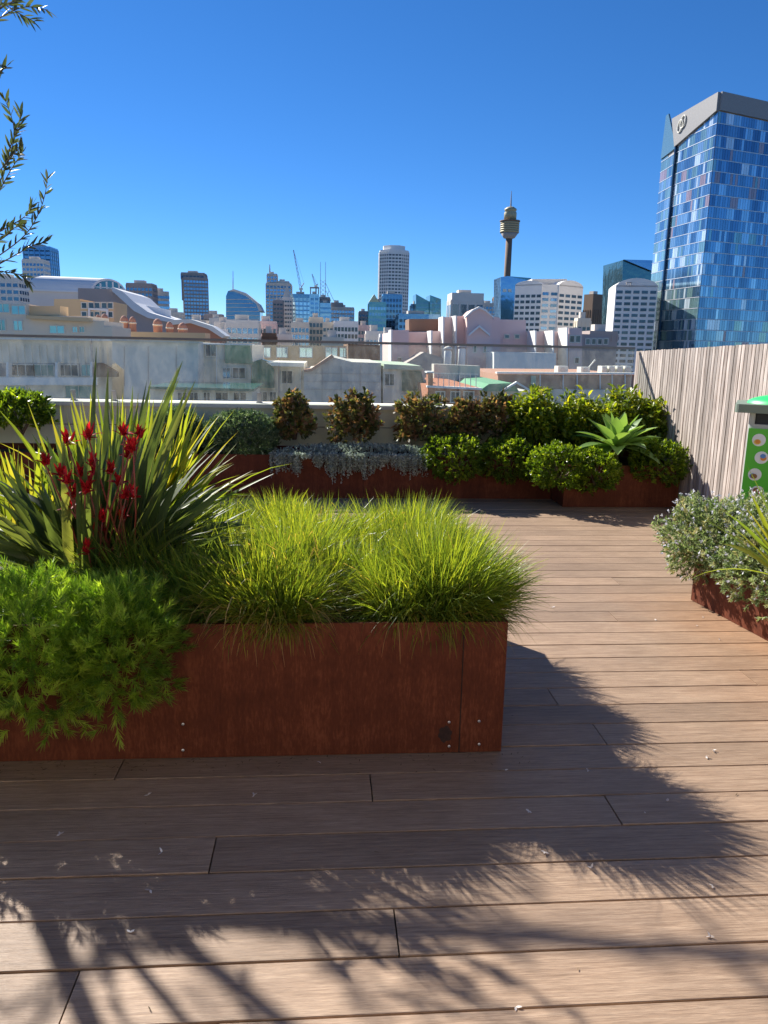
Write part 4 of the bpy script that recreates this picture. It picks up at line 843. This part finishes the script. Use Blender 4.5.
# swooping roof
sw = slab('curved_roof_building', 'dark building whose blue-white roof sweeps down to the right', 'building', [(78, 288), (112, 289), (122, 298), (134, 310), (150, 318), (172, 321), (172, 345), (78, 345)], 205, 30, 'mauve')
beam('curved_roof', sw, [(112, 287), (122, 291), (134, 302), (148, 312), (168, 318), (200, 326), (200, 329), (168, 322), (148, 318), (134, 311), (122, 300), (112, 291)], 204, 32, 'zinc')
beam('roof_panel', sw, [(138, 304), (165, 309), (165, 318), (150, 313)], 215, 8, 'zinc')
cv = slab('market_hall', 'long low hall with curved white roof over an orange wall', 'building', [(172, 325), (190, 322), (210, 328), (222, 337), (222, 350), (172, 350)], 160, 6, 'terra'); beam('curved_roof', cv, [(170, 320), (190, 319), (212, 326), (226, 336), (222, 338), (208, 329), (190, 323), (170, 325)], 159, 8, 'whitem')

# ---- skyline ------------------------------------------------------------------------
T = tower
T('blue glass tower with a step behind the olive branch at far left', 23, 50, 246, 800, 'blueg', 'darkg', 4, .35, piers=5)[0]
T('pale banded tower in front of the blue glass tower at far left', 22, 43, 259, 700, 'lgrey', 'blueg', 4, .5, piers=6)
T('lower blue shoulder tower beside the far-left glass tower', 47, 56, 257, 820, 'blueg', 'skyg', 4, .4)
T('tower block half hidden at the left picture edge', -20, 18, 277, 500, 'lgrey', 'blueg', 4, .5, piers=6)
T('bronze-grey office block right of the vaulted hall', 126, 152, 283, 620, 'mauve', 'blueg', 4, .5, yaw=0, piers=7)
T('grey office block stepping down beside the bronze-grey one', 150, 168, 291, 640, 'grey', 'blueg', 4, .5, yaw=20)
dg, _ = T('tall dark grey tower with notched crown left of the curved glass building', 179, 207, 277, 900, 'dgrey', 'blueg', 3.9, .6, yaw=12, piers=8)
T('', 181, 204, 272.5, 905, 'dgrey', 'darkg', 4, .5, piers=6, onto=dg, pyb=280)
for l, a, b_, t, D_, wl, gl in (('low grey block behind the low curved roof', 164, 182, 312, 420, 'grey', 'blueg'), ('low mauve block left of the curved glass building', 204, 222, 314, 480, 'mauve', 'win'), ('low pale block at the foot of the dark grey tower', 186, 206, 320, 300, 'pale', 'win'), ('small mid-grey block below the curved glass building', 214, 232, 322, 330, 'lgrey', 'win'),
                               ('blue mirrored low block with pale piers below the curved glass building', 226, 258, 320, 300, 'lgrey', 'blueg'), ('pink-grey block right of the blue mirrored low block', 256, 276, 321, 320, 'pink', 'win')):
    T(l, a, b_, t, D_, wl, gl, 3.4, .55, piers=6, name='city_block', cat='building')
for l, a, b_, t, D_, wl, gl, nm in (('small cream block beside the low curved roof', 196, 210, 327, 250, 'cream', 'win', 6), ('narrow white block left of the blue mirrored low block', 218, 227, 329, 260, 'white', 'win', 3), ('low brown block in front of the pink-grey block', 262, 276, 333, 240, 'brown', 'blueg', 4),
                               ('low blue-roofed block at the foot of the pale mauve slab', 274, 292, 334, 250, 'lgrey', 'blueg', 6), ('low cream block in front of the wide white grid block', 322, 344, 337, 230, 'cream', 'win', 6), ('low grey block right of the mauve residential block', 366, 384, 331, 260, 'lgrey', 'blueg', 5),
                               ('low white block below the blue-green pitched tower', 380, 398, 334, 240, 'white', 'win', 6), ('dark low block at the left of the tan turrets', 112, 128, 312, 420, 'mauve', 'blueg', 4), ('pale block between the dark grey tower and the sail-roofed glass building', 209, 222, 318, 400, 'lgrey', 'blueg', 4)):
    T(l, a, b_, t, D_, wl, gl, 3.3, .5, piers=nm, name='city_block', cat='building')
cg = slab('glass_building', 'glass building with a curved sail-like roof and thin mast', 'office tower', [(226, 296), (228, 291), (234, 290), (246, 295), (256, 303), (260, 310), (260, 352), (226, 352)], 650, 30, 'blueg')
beam('roof_fin', cg, [(228, 291), (234, 289), (246, 293), (258, 303), (262, 311), (259, 311), (256, 304), (246, 296), (234, 291.5)], 648, 34, 'lgrey')
for k in range(9):
    beam('floor_edge', cg, [(226, 299+k*4), (min(260, 250+k*3), 299+k*4), (min(260, 250+k*3), 299.7+k*4), (226, 299.7+k*4)], 649.4, .5, 'lgrey')
p = at(233, 290, 655); q = at(233, 271, 655); MB().tube([p, q], [.5, .2], 6).build('mast', CM['steel'], cg)
sp, _ = T('tall blue-grey tower with stepped top and spire', 266, 291, 283, 980, 'grey', 'blueg', 3.9, .6, piers=7)
T('', 267, 277, 273.5, 985, 'grey', 'blueg', 3.9, .6, piers=3, spire=(269.5, 264), onto=sp, pyb=284)
T('', 276, 289, 281, 983, 'grey', 'blueg', 3.9, .5, piers=4, onto=sp, pyb=285)
T('pale mauve tower slab in front of the spired tower', 273, 283, 300, 700, 'mauve', 'win', 3.6, .35, piers=3)
tw, (cx_, cy_, zt_, hw_, hd_, xf_) = T('pale grey tower with a needle roof beside the pale mauve slab', 282, 292, 297, 720, 'lgrey', 'win', 3.6, .4, piers=4)
MB().add([xf_((-hw_*.7, -hd_*.7, zt_)), xf_((hw_*.7, -hd_*.7, zt_)), xf_((hw_*.7, hd_*.7, zt_)), xf_((-hw_*.7, hd_*.7, zt_)), xf_((0, 0, zt_+13))], [(0, 1, 4), (1, 2, 4), (2, 3, 4), (3, 0, 4), (3, 2, 1, 0)]).build('needle_roof', CM['grey'], tw)
T('wide blue glass slab below the tower cranes', 291, 311, 294, 760, 'blueg', 'skyg', 4, .7, piers=5)
T('narrow sky-reflecting tower with an open frame on its roof', 310, 319, 294, 740, 'skyg', 'blueg', 4, .5, piers=2)
of = thing('roof_frame', 'dark open square frame standing on the narrow reflecting tower', 'roof frame', (at(314.5, 294, 745).x, 745, at(314, 294, 745).z)); x0, x1, z0, z1 = rect(310, 288, 319, 294, 745); f = MB()
for x in (x0, x1-.9): f.box(x, x+.9, 745, 746, z0, z1).box(x, x+.9, 751, 752, z0, z1)
f.build('posts', CM['dgrey'], of); MB().box(x0-.2, x1+.2, 744.8, 752.2, z1, z1+.9).build('top_beam', CM['dgrey'], of)
T('dark office block right of the open roof frame', 318, 330, 297, 780, 'dgrey', 'darkg', 3.9, .6, yaw=0, piers=4)
T('sky-blue glass block in front of the dark office block', 320, 331, 303, 700, 'skyg', 'blueg', 3.9, .4)
st, _ = T('grey office block with stepped roof below the lattice masts', 330, 354, 307, 800, 'grey', 'blueg', 3.9, .6, piers=8)
T('', 331, 343, 302.5, 804, 'dgrey', 'darkg', 3.9, .5, piers=4, onto=st, pyb=308)
T('pale residential block with gridded balconies left of the mast buildings', 291, 309, 322, 380, 'pale', 'blueg', 3.2, .6, piers=5, name='apartment_tower', cat='apartment tower')
T('pale residential tower with pointed top and gridded balconies', 309, 323, 317, 385, 'cream', 'win', 3.2, .6, piers=4, name='apartment_tower', cat='apartment tower')
T('narrow tan residential block beside the pointed one', 323, 333, 322, 380, 'cream', 'win', 3.2, .5, piers=3, name='apartment_tower', cat='apartment tower')
T('wide white residential block with a regular window grid', 334, 358, 321, 375, 'white', 'win', 3.2, .6, piers=7, name='apartment_tower', cat='apartment tower')
T('mauve residential block next to the wide white grid block', 358, 370, 325, 380, 'pink', 'win', 3.2, .5, piers=4, name='apartment_tower', cat='apartment tower')
T('small dark tower right of the stepped grey office block', 359, 368, 311, 820, 'dgrey', 'darkg', 3.9, .6, piers=3)
tw, (cx_, cy_, zt_, hw_, hd_, xf_) = T('blue-green glass tower with pitched roof left of the white octagonal tower', 369, 386, 302, 520, 'tealg', 'blueg', 3.6, .5, piers=6)
MB().add([xf_((-hw_, -hd_, zt_)), xf_((hw_*.2, -hd_, zt_)), xf_((hw_*.2, hd_, zt_)), xf_((-hw_, hd_, zt_)), xf_((-hw_*.4, -hd_, zt_+5)), xf_((-hw_*.4, hd_, zt_+5))], [(0, 1, 4), (1, 2, 5, 4), (2, 3, 5), (3, 0, 4, 5), (3, 2, 1, 0)]).build('pitched_roof', CM['pgreen'], tw)
T('dark blue glass tower in front of the white octagonal tower', 383, 402, 294, 540, 'blueg', 'darkg', 3.6, .5, piers=6)
# octagonal white tower
x0, x1, _, zt = rect(381, 249, 410, 251, 900); cx_ = (x0+x1)/2; hw = (x1-x0)/2; th = thing('octagonal_tower', 'tall white octagonal tower, the highest slab of the skyline centre', 'office tower', (cx_, 920, GZ))
def octo(s): a = hw*s; b_ = a*.45; return [(cx_-b_, 920-a), (cx_+b_, 920-a), (cx_+a, 920-b_), (cx_+a, 920+b_), (cx_+b_, 920+a), (cx_-b_, 920+a), (cx_-a, 920+b_), (cx_-a, 920-b_)]
MB().prism(octo(1), GZ, zt).build('wall', CM['white'], th)
MB().prism(octo(.75), zt, zt+5).build('roof_plant', CM['white'], th)
z = zt-5; k = 0
while z > at(395, 330, 900).z:
    if k % 26 == 25 or k % 26 == 24: MB().prism(octo(1.02), z-2.6, z+.3, 0, .1).build('plant_floor', CM['dgrey'], th)
    else: MB().prism(octo(1.012), z-1.7, z, 0, random.random()).build('window_band', CM['win'], th)
    z -= 3.7; k += 1
mb = MB()
for (xa, ya), (xb, yb) in zip(octo(1.02), octo(1.02)[1:]+octo(1.02)[:1]):
    for t in np.linspace(0, 1, 5)[:-1]: x = xa+(xb-xa)*t; y = ya+(yb-ya)*t; mb.box(x-.5, x+.5, y-.5, y+.5, GZ, zt-2)
mb.build('piers', CM['white'], th)
T('dark glass building left of the slanted-roof building', 411, 422, 304, 560, 'darkg', 'blueg', 3.6, .5, piers=4)
s1 = slab('slanted_roof_building', 'dark teal glass building whose roof slants up to the left', 'office tower', [(416, 294), (430, 302), (430, 352), (416, 352)], 550, 20, 'tealg'); s2 = slab('slanted_roof_building', 'dark teal glass building whose roof slants down to the right', 'office tower', [(430, 295), (441, 299), (441, 352), (430, 352)], 546, 22, 'tealg')
for s_, a, b_ in ((s1, 416, 430), (s2, 430, 441)):
    for k in range(7): beam('floor_edge', s_, [(a, 303+k*4), (b_, 303+k*4), (b_, 303.6+k*4), (a, 303.6+k*4)], 545.5 if a == 430 else 549.5, .4, 'blueg')
T('low wide mirrored block under the slanted roofs', 399, 440, 314, 480, 'blueg', 'darkg', 3.6, .5, piers=10)
T('grey-topped office block with tall glass bays right of the slanted roofs', 452, 484, 293, 560, 'lgrey', 'blueg', 16, .85, piers=4, crown=.5)
T('dark low tower behind the grey-topped office block', 482, 496, 303, 700, 'grey', 'blueg', 3.6, .6, piers=4)
T('brown narrow tower left of the blue glass slab', 494, 502, 297, 720, 'bronze', 'darkg', 3.6, .5, piers=2)
bg = slab('blue_glass_slab', 'plain blue glass slab at the foot of the observation tower', 'office tower', [(501, 277), (508, 276), (531, 281), (531, 352), (500, 352)], 600, 25, 'blueg')
beam('roof_edge', bg, [(507, 276), (531, 278), (531, 281), (515, 280)], 604, 20, 'tealg')
for a in (503, 508): beam('sign_panel', bg, [(a, 289), (a+3.5, 289), (a+3.5, 292), (a, 292)], 599.5, .4, 'whitem')
# observation tower
c0 = at(507, 280, 1000); cx_ = c0.x; zz = lambda py: at(508, py, 1000).z
th = thing('observation_tower', 'slender observation tower with a golden turret high above the skyline', 'tower', (cx_, 1000, GZ))
MB().lathe((cx_, 1000, 0), [(4.6, GZ), (4.2, zz(300)), (4.0, zz(238))], 20).build('shaft', CM['bronze'], th, True)
q = zz(238); s_ = (zz(208)-q)/30
MB().lathe((cx_, 1000, q), [(4, -1), (7, 0), (11, 5*s_)], 32).build('turret_base', CM['dgrey'], th, True)
for k in range(5): MB().lathe((cx_, 1000, q), [(11.6, (5+2.2*k)*s_), (12, (6.2+2.2*k)*s_), (11.6, (6.9+2.2*k)*s_)], 32).build('turret_ring', CM['gold'], th, True)
MB().lathe((cx_, 1000, q), [(11.3, 5*s_), (11.3, 16*s_), (12.6, 16.3*s_), (12.6, 17.3*s_), (8, 18*s_)], 32).build('turret_glass', CM['bronze'], th, True)
MB().lathe((cx_, 1000, q), [(7.6, 18*s_), (7.8, 25*s_), (6.5, 27*s_), (7.5, 27.5*s_), (7.5, 29*s_), (4, 31*s_)], 24).build('upper_turret', CM['gold'], th, True)
MB().tube([(cx_, 1000, q+31*s_), (cx_, 1000, q+38*s_), (cx_, 1000, q+47*s_)], [1.2, .8, .3], 8).build('mast', CM['steel'], th)
# white banded twin-wing building
D = 330
def wing(th, pts, zt, zb, fh, band=.5, m='white', g='darkg', cols=6):
    """plan polyline of facade lines, thickness backwards, with storey bands"""
    pass
x = lambda px, D_=D, py=300: at(px, py, D_).x
z = lambda py, D_=D: at(548, py, D_).z
th = thing('banded_office_building', 'white office building with two banded wings and a blue glass centre', 'office tower', (x(548), D+14, GZ))
def wingp(P0, P1, dep, ztl, ztr, m, name='wall'):
    dx, dy = P1[0]-P0[0], P1[1]-P0[1]; L = math.hypot(dx, dy); n = (-dy/L*dep, dx/L*dep)
    pl = [P0, P1, (P1[0]+n[0], P1[1]+n[1]), (P0[0]+n[0], P0[1]+n[1])]
    return pl, (dx/L, dy/L), L
def do_wing(th, P0, P1, dep, zt, nfl, fh, ncol, wall='white', g='win', first=1.4, ztop=None, arch=0):
    pl, u_, L = wingp(P0, P1, dep, 0, 0, wall)
    MB().prism(pl, GZ, zt, 0, None, ztop).build('wall', CM[wall], th)
    if arch:
        V = []; n = 13
        for k in range(n):
            t = k/(n-1); h = arch*math.sin(math.pi*t)**.6
            for d in (0, dep): V.append((P0[0]+u_[0]*L*t-u_[1]*d, P0[1]+u_[1]*L*t+u_[0]*d, zt+h-.02))
        V2 = V+[(v[0], v[1], zt-.5) for v in V]; F = []
        for k in range(n-1): a = 2*k; F += [(a, a+2, a+3, a+1), (2*n+a, 2*n+a+2, a+2, a), (2*n+a+3, 2*n+a+1, a+1, a+3)]
        MB().add(V2, F).build('arched_parapet', CM[wall], th)
    for k in range(nfl):
        zz_ = zt-fh*(first+k); mb = MB()
        for c in range(ncol):
            a = L*(c+.14)/ncol; b_ = L*(c+.86)/ncol
            q = lambda s, d, z_: (P0[0]+u_[0]*s+u_[1]*d, P0[1]+u_[1]*s-u_[0]*d, z_)
            V = [q(a, .12, zz_-fh*.5), q(b_, .12, zz_-fh*.5), q(b_, -.3, zz_-fh*.5), q(a, -.3, zz_-fh*.5), q(a, .12, zz_), q(b_, .12, zz_), q(b_, -.3, zz_), q(a, -.3, zz_)]
            mb.add(V, [(3, 2, 1, 0), (4, 5, 6, 7), (0, 1, 5, 4), (1, 2, 6, 5), (2, 3, 7, 6), (3, 0, 4, 7)], 0, random.random())
        mb.build('window_band', CM[g], th)
do_wing(th, (x(519), D+8), (x(542), D+1), 20, z(284), 18, 2.35, 5, arch=1.6, first=1.8)
do_wing(th, (x(542), D+1.5), (x(559), D+1.5), 18, z(284), 18, 2.35, 2, 'white', 'blueg')
do_wing(th, (x(559), D+1), (x(590), D+10), 18, z(284), 18, 2.35, 4, arch=2.2, first=1.6)
beam('plant_room', th, [(532, 279), (567, 279), (567, 284), (532, 284)], D+5, 8, 'lgrey')
T('brown twin-slab tower right of the white banded building', 588, 606, 294, 620, 'bronze', 'darkg', 40, .9, piers=5, yaw=25)
T('narrow beige tower with a domed top behind the pink building', 578, 591, 318, 260, 'cream', 'win', 3.3, .4, piers=3); T('low grey block between the beige tower and the curved white tower', 590, 618, 331, 230, 'mauve', 'win', 3.3, .4, piers=5, name='city_block', cat='building')
T('thin dark green tower in the gap left of the curved white tower', 610, 618, 308, 500, 'tealg', 'darkg', 3.6, .5)
slab('faceted_glass_tower', 'dark blue faceted glass top behind the curved white tower', 'office tower', [(623, 260), (662, 261), (662, 352), (620, 352)], 420, 30, 'tealg')
slab('glass_facet', 'pale slanted facet on the dark blue glass top', 'roof', [(624, 259.5), (662, 260.5), (662, 270), (652, 271)], 418, 1.5, 'blueg')
D = 260
th = thing('curved_white_tower', 'white tower with curved top and dark window bands beside the glass hotel', 'office tower', (x(636, D), D+12, GZ))
do_wing(th, (at(616.5, 320, D).x, D+3), (at(655, 320, D).x, D), 18, at(636, 285, D).z, 17, 1.9, 5, first=.9, arch=2.4)
lg = MB(); p_ = at(628, 284.5, D+1.5)
MB().box(p_.x-.9, p_.x+.9, p_.y-.1-.9, p_.y-.6, p_.z+.55, p_.z+.75).box(p_.x+.5, p_.x+.7, p_.y-1, p_.y-.6, p_.z-.7, p_.z+.6).box(p_.x-.9, p_.x-.7, p_.y-1, p_.y-.6, p_.z-.1, p_.z+.6).build('logo', CM['dgrey'], th)
# cranes and masts
def crane(label, base, tip, D, back):
    b = at(*base, D); t = at(*tip, D); th = thing('tower_crane', label, 'crane', (b.x, D, b.z-12), 'cranes above the skyline')
    MB().box(b.x-.8, b.x+.8, D-.8, D+.8, b.z-14, b.z).build('mast', CM['steel'], th); MB().box(b.x-1.8, b.x+1.8, D-1.2, D+1.2, b.z, b.z+2).build('cab', CM['whitem'], th)
    j = MB(); d = t-b; n = Vector((d.z, 0, -d.x)).normalized()
    for s in (-.9, .9): j.tube([b+n*s, t+n*s*.3], .28, 4)
    for k in range(12): j.tube([b+d*k/12+n*.9*(1 if k % 2 else -1)*(1-k/18), b+d*(k+1)/12+n*.9*(-1 if k % 2 else 1)*(1-(k+1)/18)], .2, 4)
    j.build('jib', CM['steel'], th)
    c = at(*back, D); MB().tube([b+Vector((0, 0, 2)), c], .5, 5).build('counter_jib', CM['steel'], th); MB().tube([c, t], .12, 4).build('cable', CM['steel'], th)
crane('tall luffing crane with its jib raised steeply', (301, 290), (293.5, 250), 800, (304, 283)); crane('small luffing crane beside the open roof frame', (316, 287), (312, 274), 900, (318, 284))
th = thing('lattice_mast', 'pair of thin lattice masts on the roof of the grey stepped office block', 'mast', (at(323, 302, 806).x, 806, at(323, 302, 806).z)); m_ = MB()
for px in (320.5, 325.5): m_.tube([at(px, 304, 806), at(px, 262, 806)], [.45, .25], 4)
m_.build('mast', CM['steel'], th); m_ = MB()
for k in range(5): m_.tube([at(320.5, 300-k*4, 806), at(325.5, 296-k*4, 806)], .22, 4).tube([at(325.5, 300-k*4, 806), at(320.5, 296-k*4, 806)], .22, 4)
m_.tube([at(325.5, 283, 806), at(334, 301, 806)], .3, 4).tube([at(325.5, 290, 806), at(331, 301, 806)], .3, 4).tube([at(329, 290, 806), at(326, 300, 806)], .3, 4); m_.build('bracing', CM['steel'], th)
# ---- glass hotel tower ---------------------------------------------------------------
hm = [glassmat('pane_deep_blue', (.11, .22, .34), .1, .7, .15, .02), glassmat('pane_blue', (.17, .32, .45), .1, .7, .15, .02), glassmat('pane_sky_blue', (.36, .52, .62), .12, .7, .15, .02), glassmat('pane_pale', (.62, .72, .78), .2, .4, .15, .02), glassmat('pane_grey_green', (.26, .42, .42), .1, .6, .15, .02), glassmat('pane_copper', (.40, .30, .32), .2, .4, .15, .02), mat('mullion_metal', (.62, .66, .70), .4, .5, .03)]
c1 = at(708, 215, 247); c2 = at(670, 215, 270); c3 = at(657, 215, 283); c0 = at(815, 215, 262); 
th = thing('glass_hotel_tower', 'big faceted hotel tower of blue glass panes with a grey crown and looped emblem', 'hotel tower', ((c1.x+c2.x)/2, 290, GZ))
zTop = at(721, 92, 247).z; z2t = at(674, 116, 270).z; z3t = at(668, 114, 283).z
pl = [(c3.x, c3.y), (c2.x, c2.y), (c1.x, c1.y), (c0.x, c0.y), (c0.x+4, c0.y+45), (c3.x+20, c3.y+45)]
zcr = at(677, 147, 270).z
MB().prism(pl, GZ, 0, 0, None, [z3t-1, zcr, zTop-.3, zTop-1.5, zTop-1.5, z2t]).build('core_wall', CM['dgrey'], th)
fh = 3.42
def facet(A, B, ztA, ztB, npan, mats_w, zcut, zlow=-14, fin=False):
    A = Vector((*A, 0)); B = Vector((*B, 0)); u_ = (B-A); L = u_.length; u_.normalize(); n = Vector((u_.y, -u_.x, 0))
    z_ = zTop-5.4; k = 0; mi = 1
    while z_ > zlow:
        mb = MB(); any_ = False
        for c in range(npan):
            a = L*c/npan; b_ = L*(c+1)/npan; lim = ztA+(ztB-ztA)*(c+.5)/npan
            zt = min(z_, lim)
            if zt-(z_-fh) < .8: continue
            if (c+k) % 3 == 0 or c == 0: mi = random.choices(range(6), mats_w)[0]
            m2 = random.choices(range(6), mats_w)[0] if random.random() < .2 else mi
            q = lambda s, d, zz: tuple(A+u_*s+n*d+Vector((0, 0, zz)))
            za, zb = z_-fh+.28, zt-.02; g = .05
            V = [q(a+g, .14, za), q(b_-g, .14, za), q(b_-g, .02, za), q(a+g, .02, za), q(a+g, .14, zb), q(b_-g, .14, zb), q(b_-g, .02, zb), q(a+g, .02, zb)]
            mb.add(V, [(3, 2, 1, 0), (4, 5, 6, 7), (0, 1, 5, 4), (1, 2, 6, 5), (2, 3, 7, 6), (3, 0, 4, 7)], m2, random.random()); any_ = True
        if any_:
            mb.box(0, L, -.10, .24, 0, .2, 6, .5, lambda p: q(p[0], p[1]*1.0, z_-fh+p[2])); mb.build('glazing_band', hm, th)
        z_ -= fh; k += 1
facet(pl[1], pl[2], zcr-1, zTop-5, 22, (8, 26, 22, 14, 22, 3), 0)
facet(pl[2], pl[3], zTop-5.4, zTop-6.5, 44, (36, 40, 10, 3, 5, 3), 0)
facet(pl[0], pl[1], zcr-1, zcr-1.5, 6, (6, 14, 16, 12, 44, 3), 0)
# crown
def slabw(name, A, B, zs, m, d0=.0, d1=.9, par=None):
    A = Vector((*A, 0)); B = Vector((*B, 0)); u_ = (B-A); L = u_.length; u_.normalize(); n = Vector((u_.y, -u_.x, 0)); V = []
    for d in (d1, d0):
        for s, z__ in zs: V.append(tuple(A+u_*(L*s)+n*d+Vector((0, 0, z__))))
    k = len(zs); F = [tuple(range(k)), tuple(reversed(range(k, 2*k)))]+[((i+1) % k, i, k+i, k+(i+1) % k) for i in range(k)]
    return MB().add(V, F).build(name, m, par or th)
crm = mat('crown_metal', (.27, .26, .25), .5)
cr_ = slabw('crown', pl[1], pl[2], [(0, zcr), (1, zTop-5.2), (1, zTop), (-.14, z2t)], crm, .02, .8); slabw('crown', pl[2], pl[3], [(0, zTop-5.2), (1, zTop-6.2), (1, zTop-1), (0, zTop)], crm, .02, .8)
slabw('crown_fin', pl[0], pl[1], [(0, zcr-1), (1, zcr-.5), (1, zcr+1), (.3, z3t-1), (0.12, z3t-1)], hm[4], .02, .5)
MB().tube([(c2.x-.3, c2.y-.6, zcr), (c2.x-.3, c2.y-.6, -20)], .55, 4).build('corner_recess', CM['darkg'], th); MB().tube([tuple(c2.lerp(c1, -.15).xy)+(z2t,), (c2.x-.3, c2.y-.8, zcr)], .4, 4).build('corner_edge', CM['darkg'], th)
A = Vector((*pl[1], 0)); B = Vector((*pl[2], 0)); u_ = (B-A).normalized(); n_ = Vector((u_.y, -u_.x, 0)); Lc = (B-A).length
for k, s in enumerate((.13, .20)):
    cc = A+u_*Lc*s+n_*1.05+Vector((0, 0, 0)); zc = (z2t+zcr)/2+.9+k*.9; pts = []
    for t in np.linspace(0, 2*math.pi, 21): pts.append(cc+u_*math.cos(t)*1.5+Vector((0, 0, zc+math.sin(t)*1.8+.4*math.cos(t))))
    MB().tube(pts, .2, 6).build('emblem', CM['whitem'], cr_)

# ------------------------------------------------------------------ recycling bin
bx, by = at(742, 440, 5.35).x, 5.55
th = thing('recycling_bin', 'green recycling bin with a grey-green lid and a green poster of round food pictures', 'bin', (bx, by-.2, 0))
zl = at(742, 404, 5.35).z
gm = mat('bin_olive_plastic', (.20, .25, .19), .5, 0, .05); gg = mat('bin_bright_green', (.02, .55, .14), .45, 0, .04); pg = mat('poster_green', (.10, .55, .04), .4, 0, .03); dkm = mat('bin_dark', (.02, .025, .03), .6); pw_ = mat('bin_post_grey', (.42, .45, .42), .5)
def rbox(x0, x1, y0, y1, z0, z1, r, n=5):
    P = []
    for cx_, cy_, a0 in ((x1-r, y0+r, -90), (x1-r, y1-r, 0), (x0+r, y1-r, 90), (x0+r, y0+r, 180)):
        for k in range(n): a = R(a0+90*k/(n-1)); P.append((cx_+r*math.cos(a), cy_+r*math.sin(a)))
    return MB().prism(P, z0, z1)
rbox(bx+.03, bx+.6, by-.20, by+.3, .04, zl-.14, .03).build('body', pw_, th)
rbox(bx+.05, bx+.58, by-.17, by+.28, zl-.14, zl-.06, .03).build('opening', dkm, th)
rbox(bx+.03, bx+.07, by-.20, by+.3, zl-.141, zl-.06, .01).build('post', pw_, th)
ld = rbox(bx-.07, bx+.68, by-.24, by+.34, zl-.06, zl-.0, .04).build('lid', gm, th)
V = [(bx+.3+.30*math.cos(t)*math.cos(e), by+.02+.25*math.sin(t)*math.cos(e), zl+.001+.07*math.sin(e)) for e in np.linspace(0, 1.45, 7) for t in np.linspace(0, 2*math.pi, 25)[:-1]]
F = [(i*24+j, i*24+(j+1) % 24, (i+1)*24+(j+1) % 24, (i+1)*24+j) for i in range(6) for j in range(24)]+[tuple(range(144, 168))]
MB().add(V, F).build('dome', gg, ld, True)
po = MB().box(bx+.035, bx+.595, by-.206, by-.2015, .22, zl-.17).build('poster', pg, th)
dc = [mat('sticker_white', (.85, .85, .85), .5), mat('food_orange', (.8, .3, .05), .5), mat('food_red', (.6, .05, .04), .5), mat('food_blue', (.1, .25, .6), .5), mat('food_yellow', (.8, .6, .1), .5), mat('food_brown', (.3, .15, .06), .5)]
def disc(x, z, r, y0, y1, m, par, nm, sx=1):
    k = 18; V = [(x+r*sx*math.cos(2*math.pi*j/k), y, z+r*math.sin(2*math.pi*j/k)) for y in (y0, y1) for j in range(k)]
    return MB().add(V, [tuple(range(k)), tuple(reversed(range(k, 2*k)))]+[((j+1) % k, j, k+j, k+(j+1) % k) for j in range(k)]).build(nm, m, par)
ii = 0
for r_ in range(7):
    for c in range(4):
        x_ = bx+.11+c*.135+(.03 if r_ % 2 else 0); z_ = zl-.25-r_*.125
        if x_ > bx+.56 or z_ < .28: continue
        disc(x_, z_, .045, by-.2095, by-.2062, dc[0], th, 'round_picture'); ii += 1
        for k in range(2):
            disc(x_+random.uniform(-.015, .015), z_+random.uniform(-.015, .015), random.uniform(.012, .022), by-.2125-k*.002, by-.2098, dc[1+(ii*3+k*2) % 5], th, 'food_picture', 1.2)

th.rotation_euler = (0, 0, R(-30))
# ------------------------------------------------------------------ fallen bits on the deck
lt = MB(); n = 150; P = np.stack([rng.uniform(-1.6, .8, n), 2.715-np.abs(rng.normal(0, .05, n)), np.full(n, .004)], 1)
P2 = np.stack([rng.uniform(-1.2, 3.2, 60), rng.uniform(1.4, 7.0, 60), np.full(60, .004)], 1); k_ = (P2[:, 1] < 2.7) | (P2[:, 0] > .8); P2 = P2[k_]
P = np.concatenate([P, P2]); D = unit(len(P)); D[:, 2] = np.abs(D[:, 2])*.06
lt.strips(P, D, .008+.014*rng.random(len(P)), .0035, [.4, 1, .7, .1], .05, 0, .4, 0, None)
tag(lt.build('leaf_litter', leafmat('dry_litter', [(0, (.06, .04, .02)), (1, (.26, .18, .10))], .8, .1, (1, 1, 1))), 'fine dry brown leaf litter scattered on the deck', 'leaf litter', kind='stuff')
pm = leafmat('petal', [(0, (.6, .5, .42)), (1, (.85, .82, .8))], .6, .2, (1, 1, 1))
bits = [(545, 852), (162, 852), (529, 811), (706, 757), (713, 750), (704, 617), (656, 620), (697, 626), (645, 812), (591, 868), (713, 886), (320, 762), (150, 890), (60, 834), (148, 795), (667, 801), (130, 932), (254, 795), (478, 702), (553, 607), (720, 640), (505, 770), (588, 770), (710, 936), (516, 1007)]
for i, (px, py) in enumerate(bits):
    d = ray(px, py); k = -(EYE-.004)/d.z; p = Vector((0, 0, EYE))+d*k
    th = MB(); n = 3; P = np.repeat(np.array([tuple(p)]), n, 0); D = unit(n); D[:, 2] = np.abs(D[:, 2])*.25
    th.strips(P, D, .011+.006*rng.random(n), .007, [.4, 1, .7, .1], .1, 0, 1, 0, None)
    tag(th.build('fallen_petal', pm), 'tiny pale dried petal lying on the deck boards', 'petal', 'fallen petals on the deck')
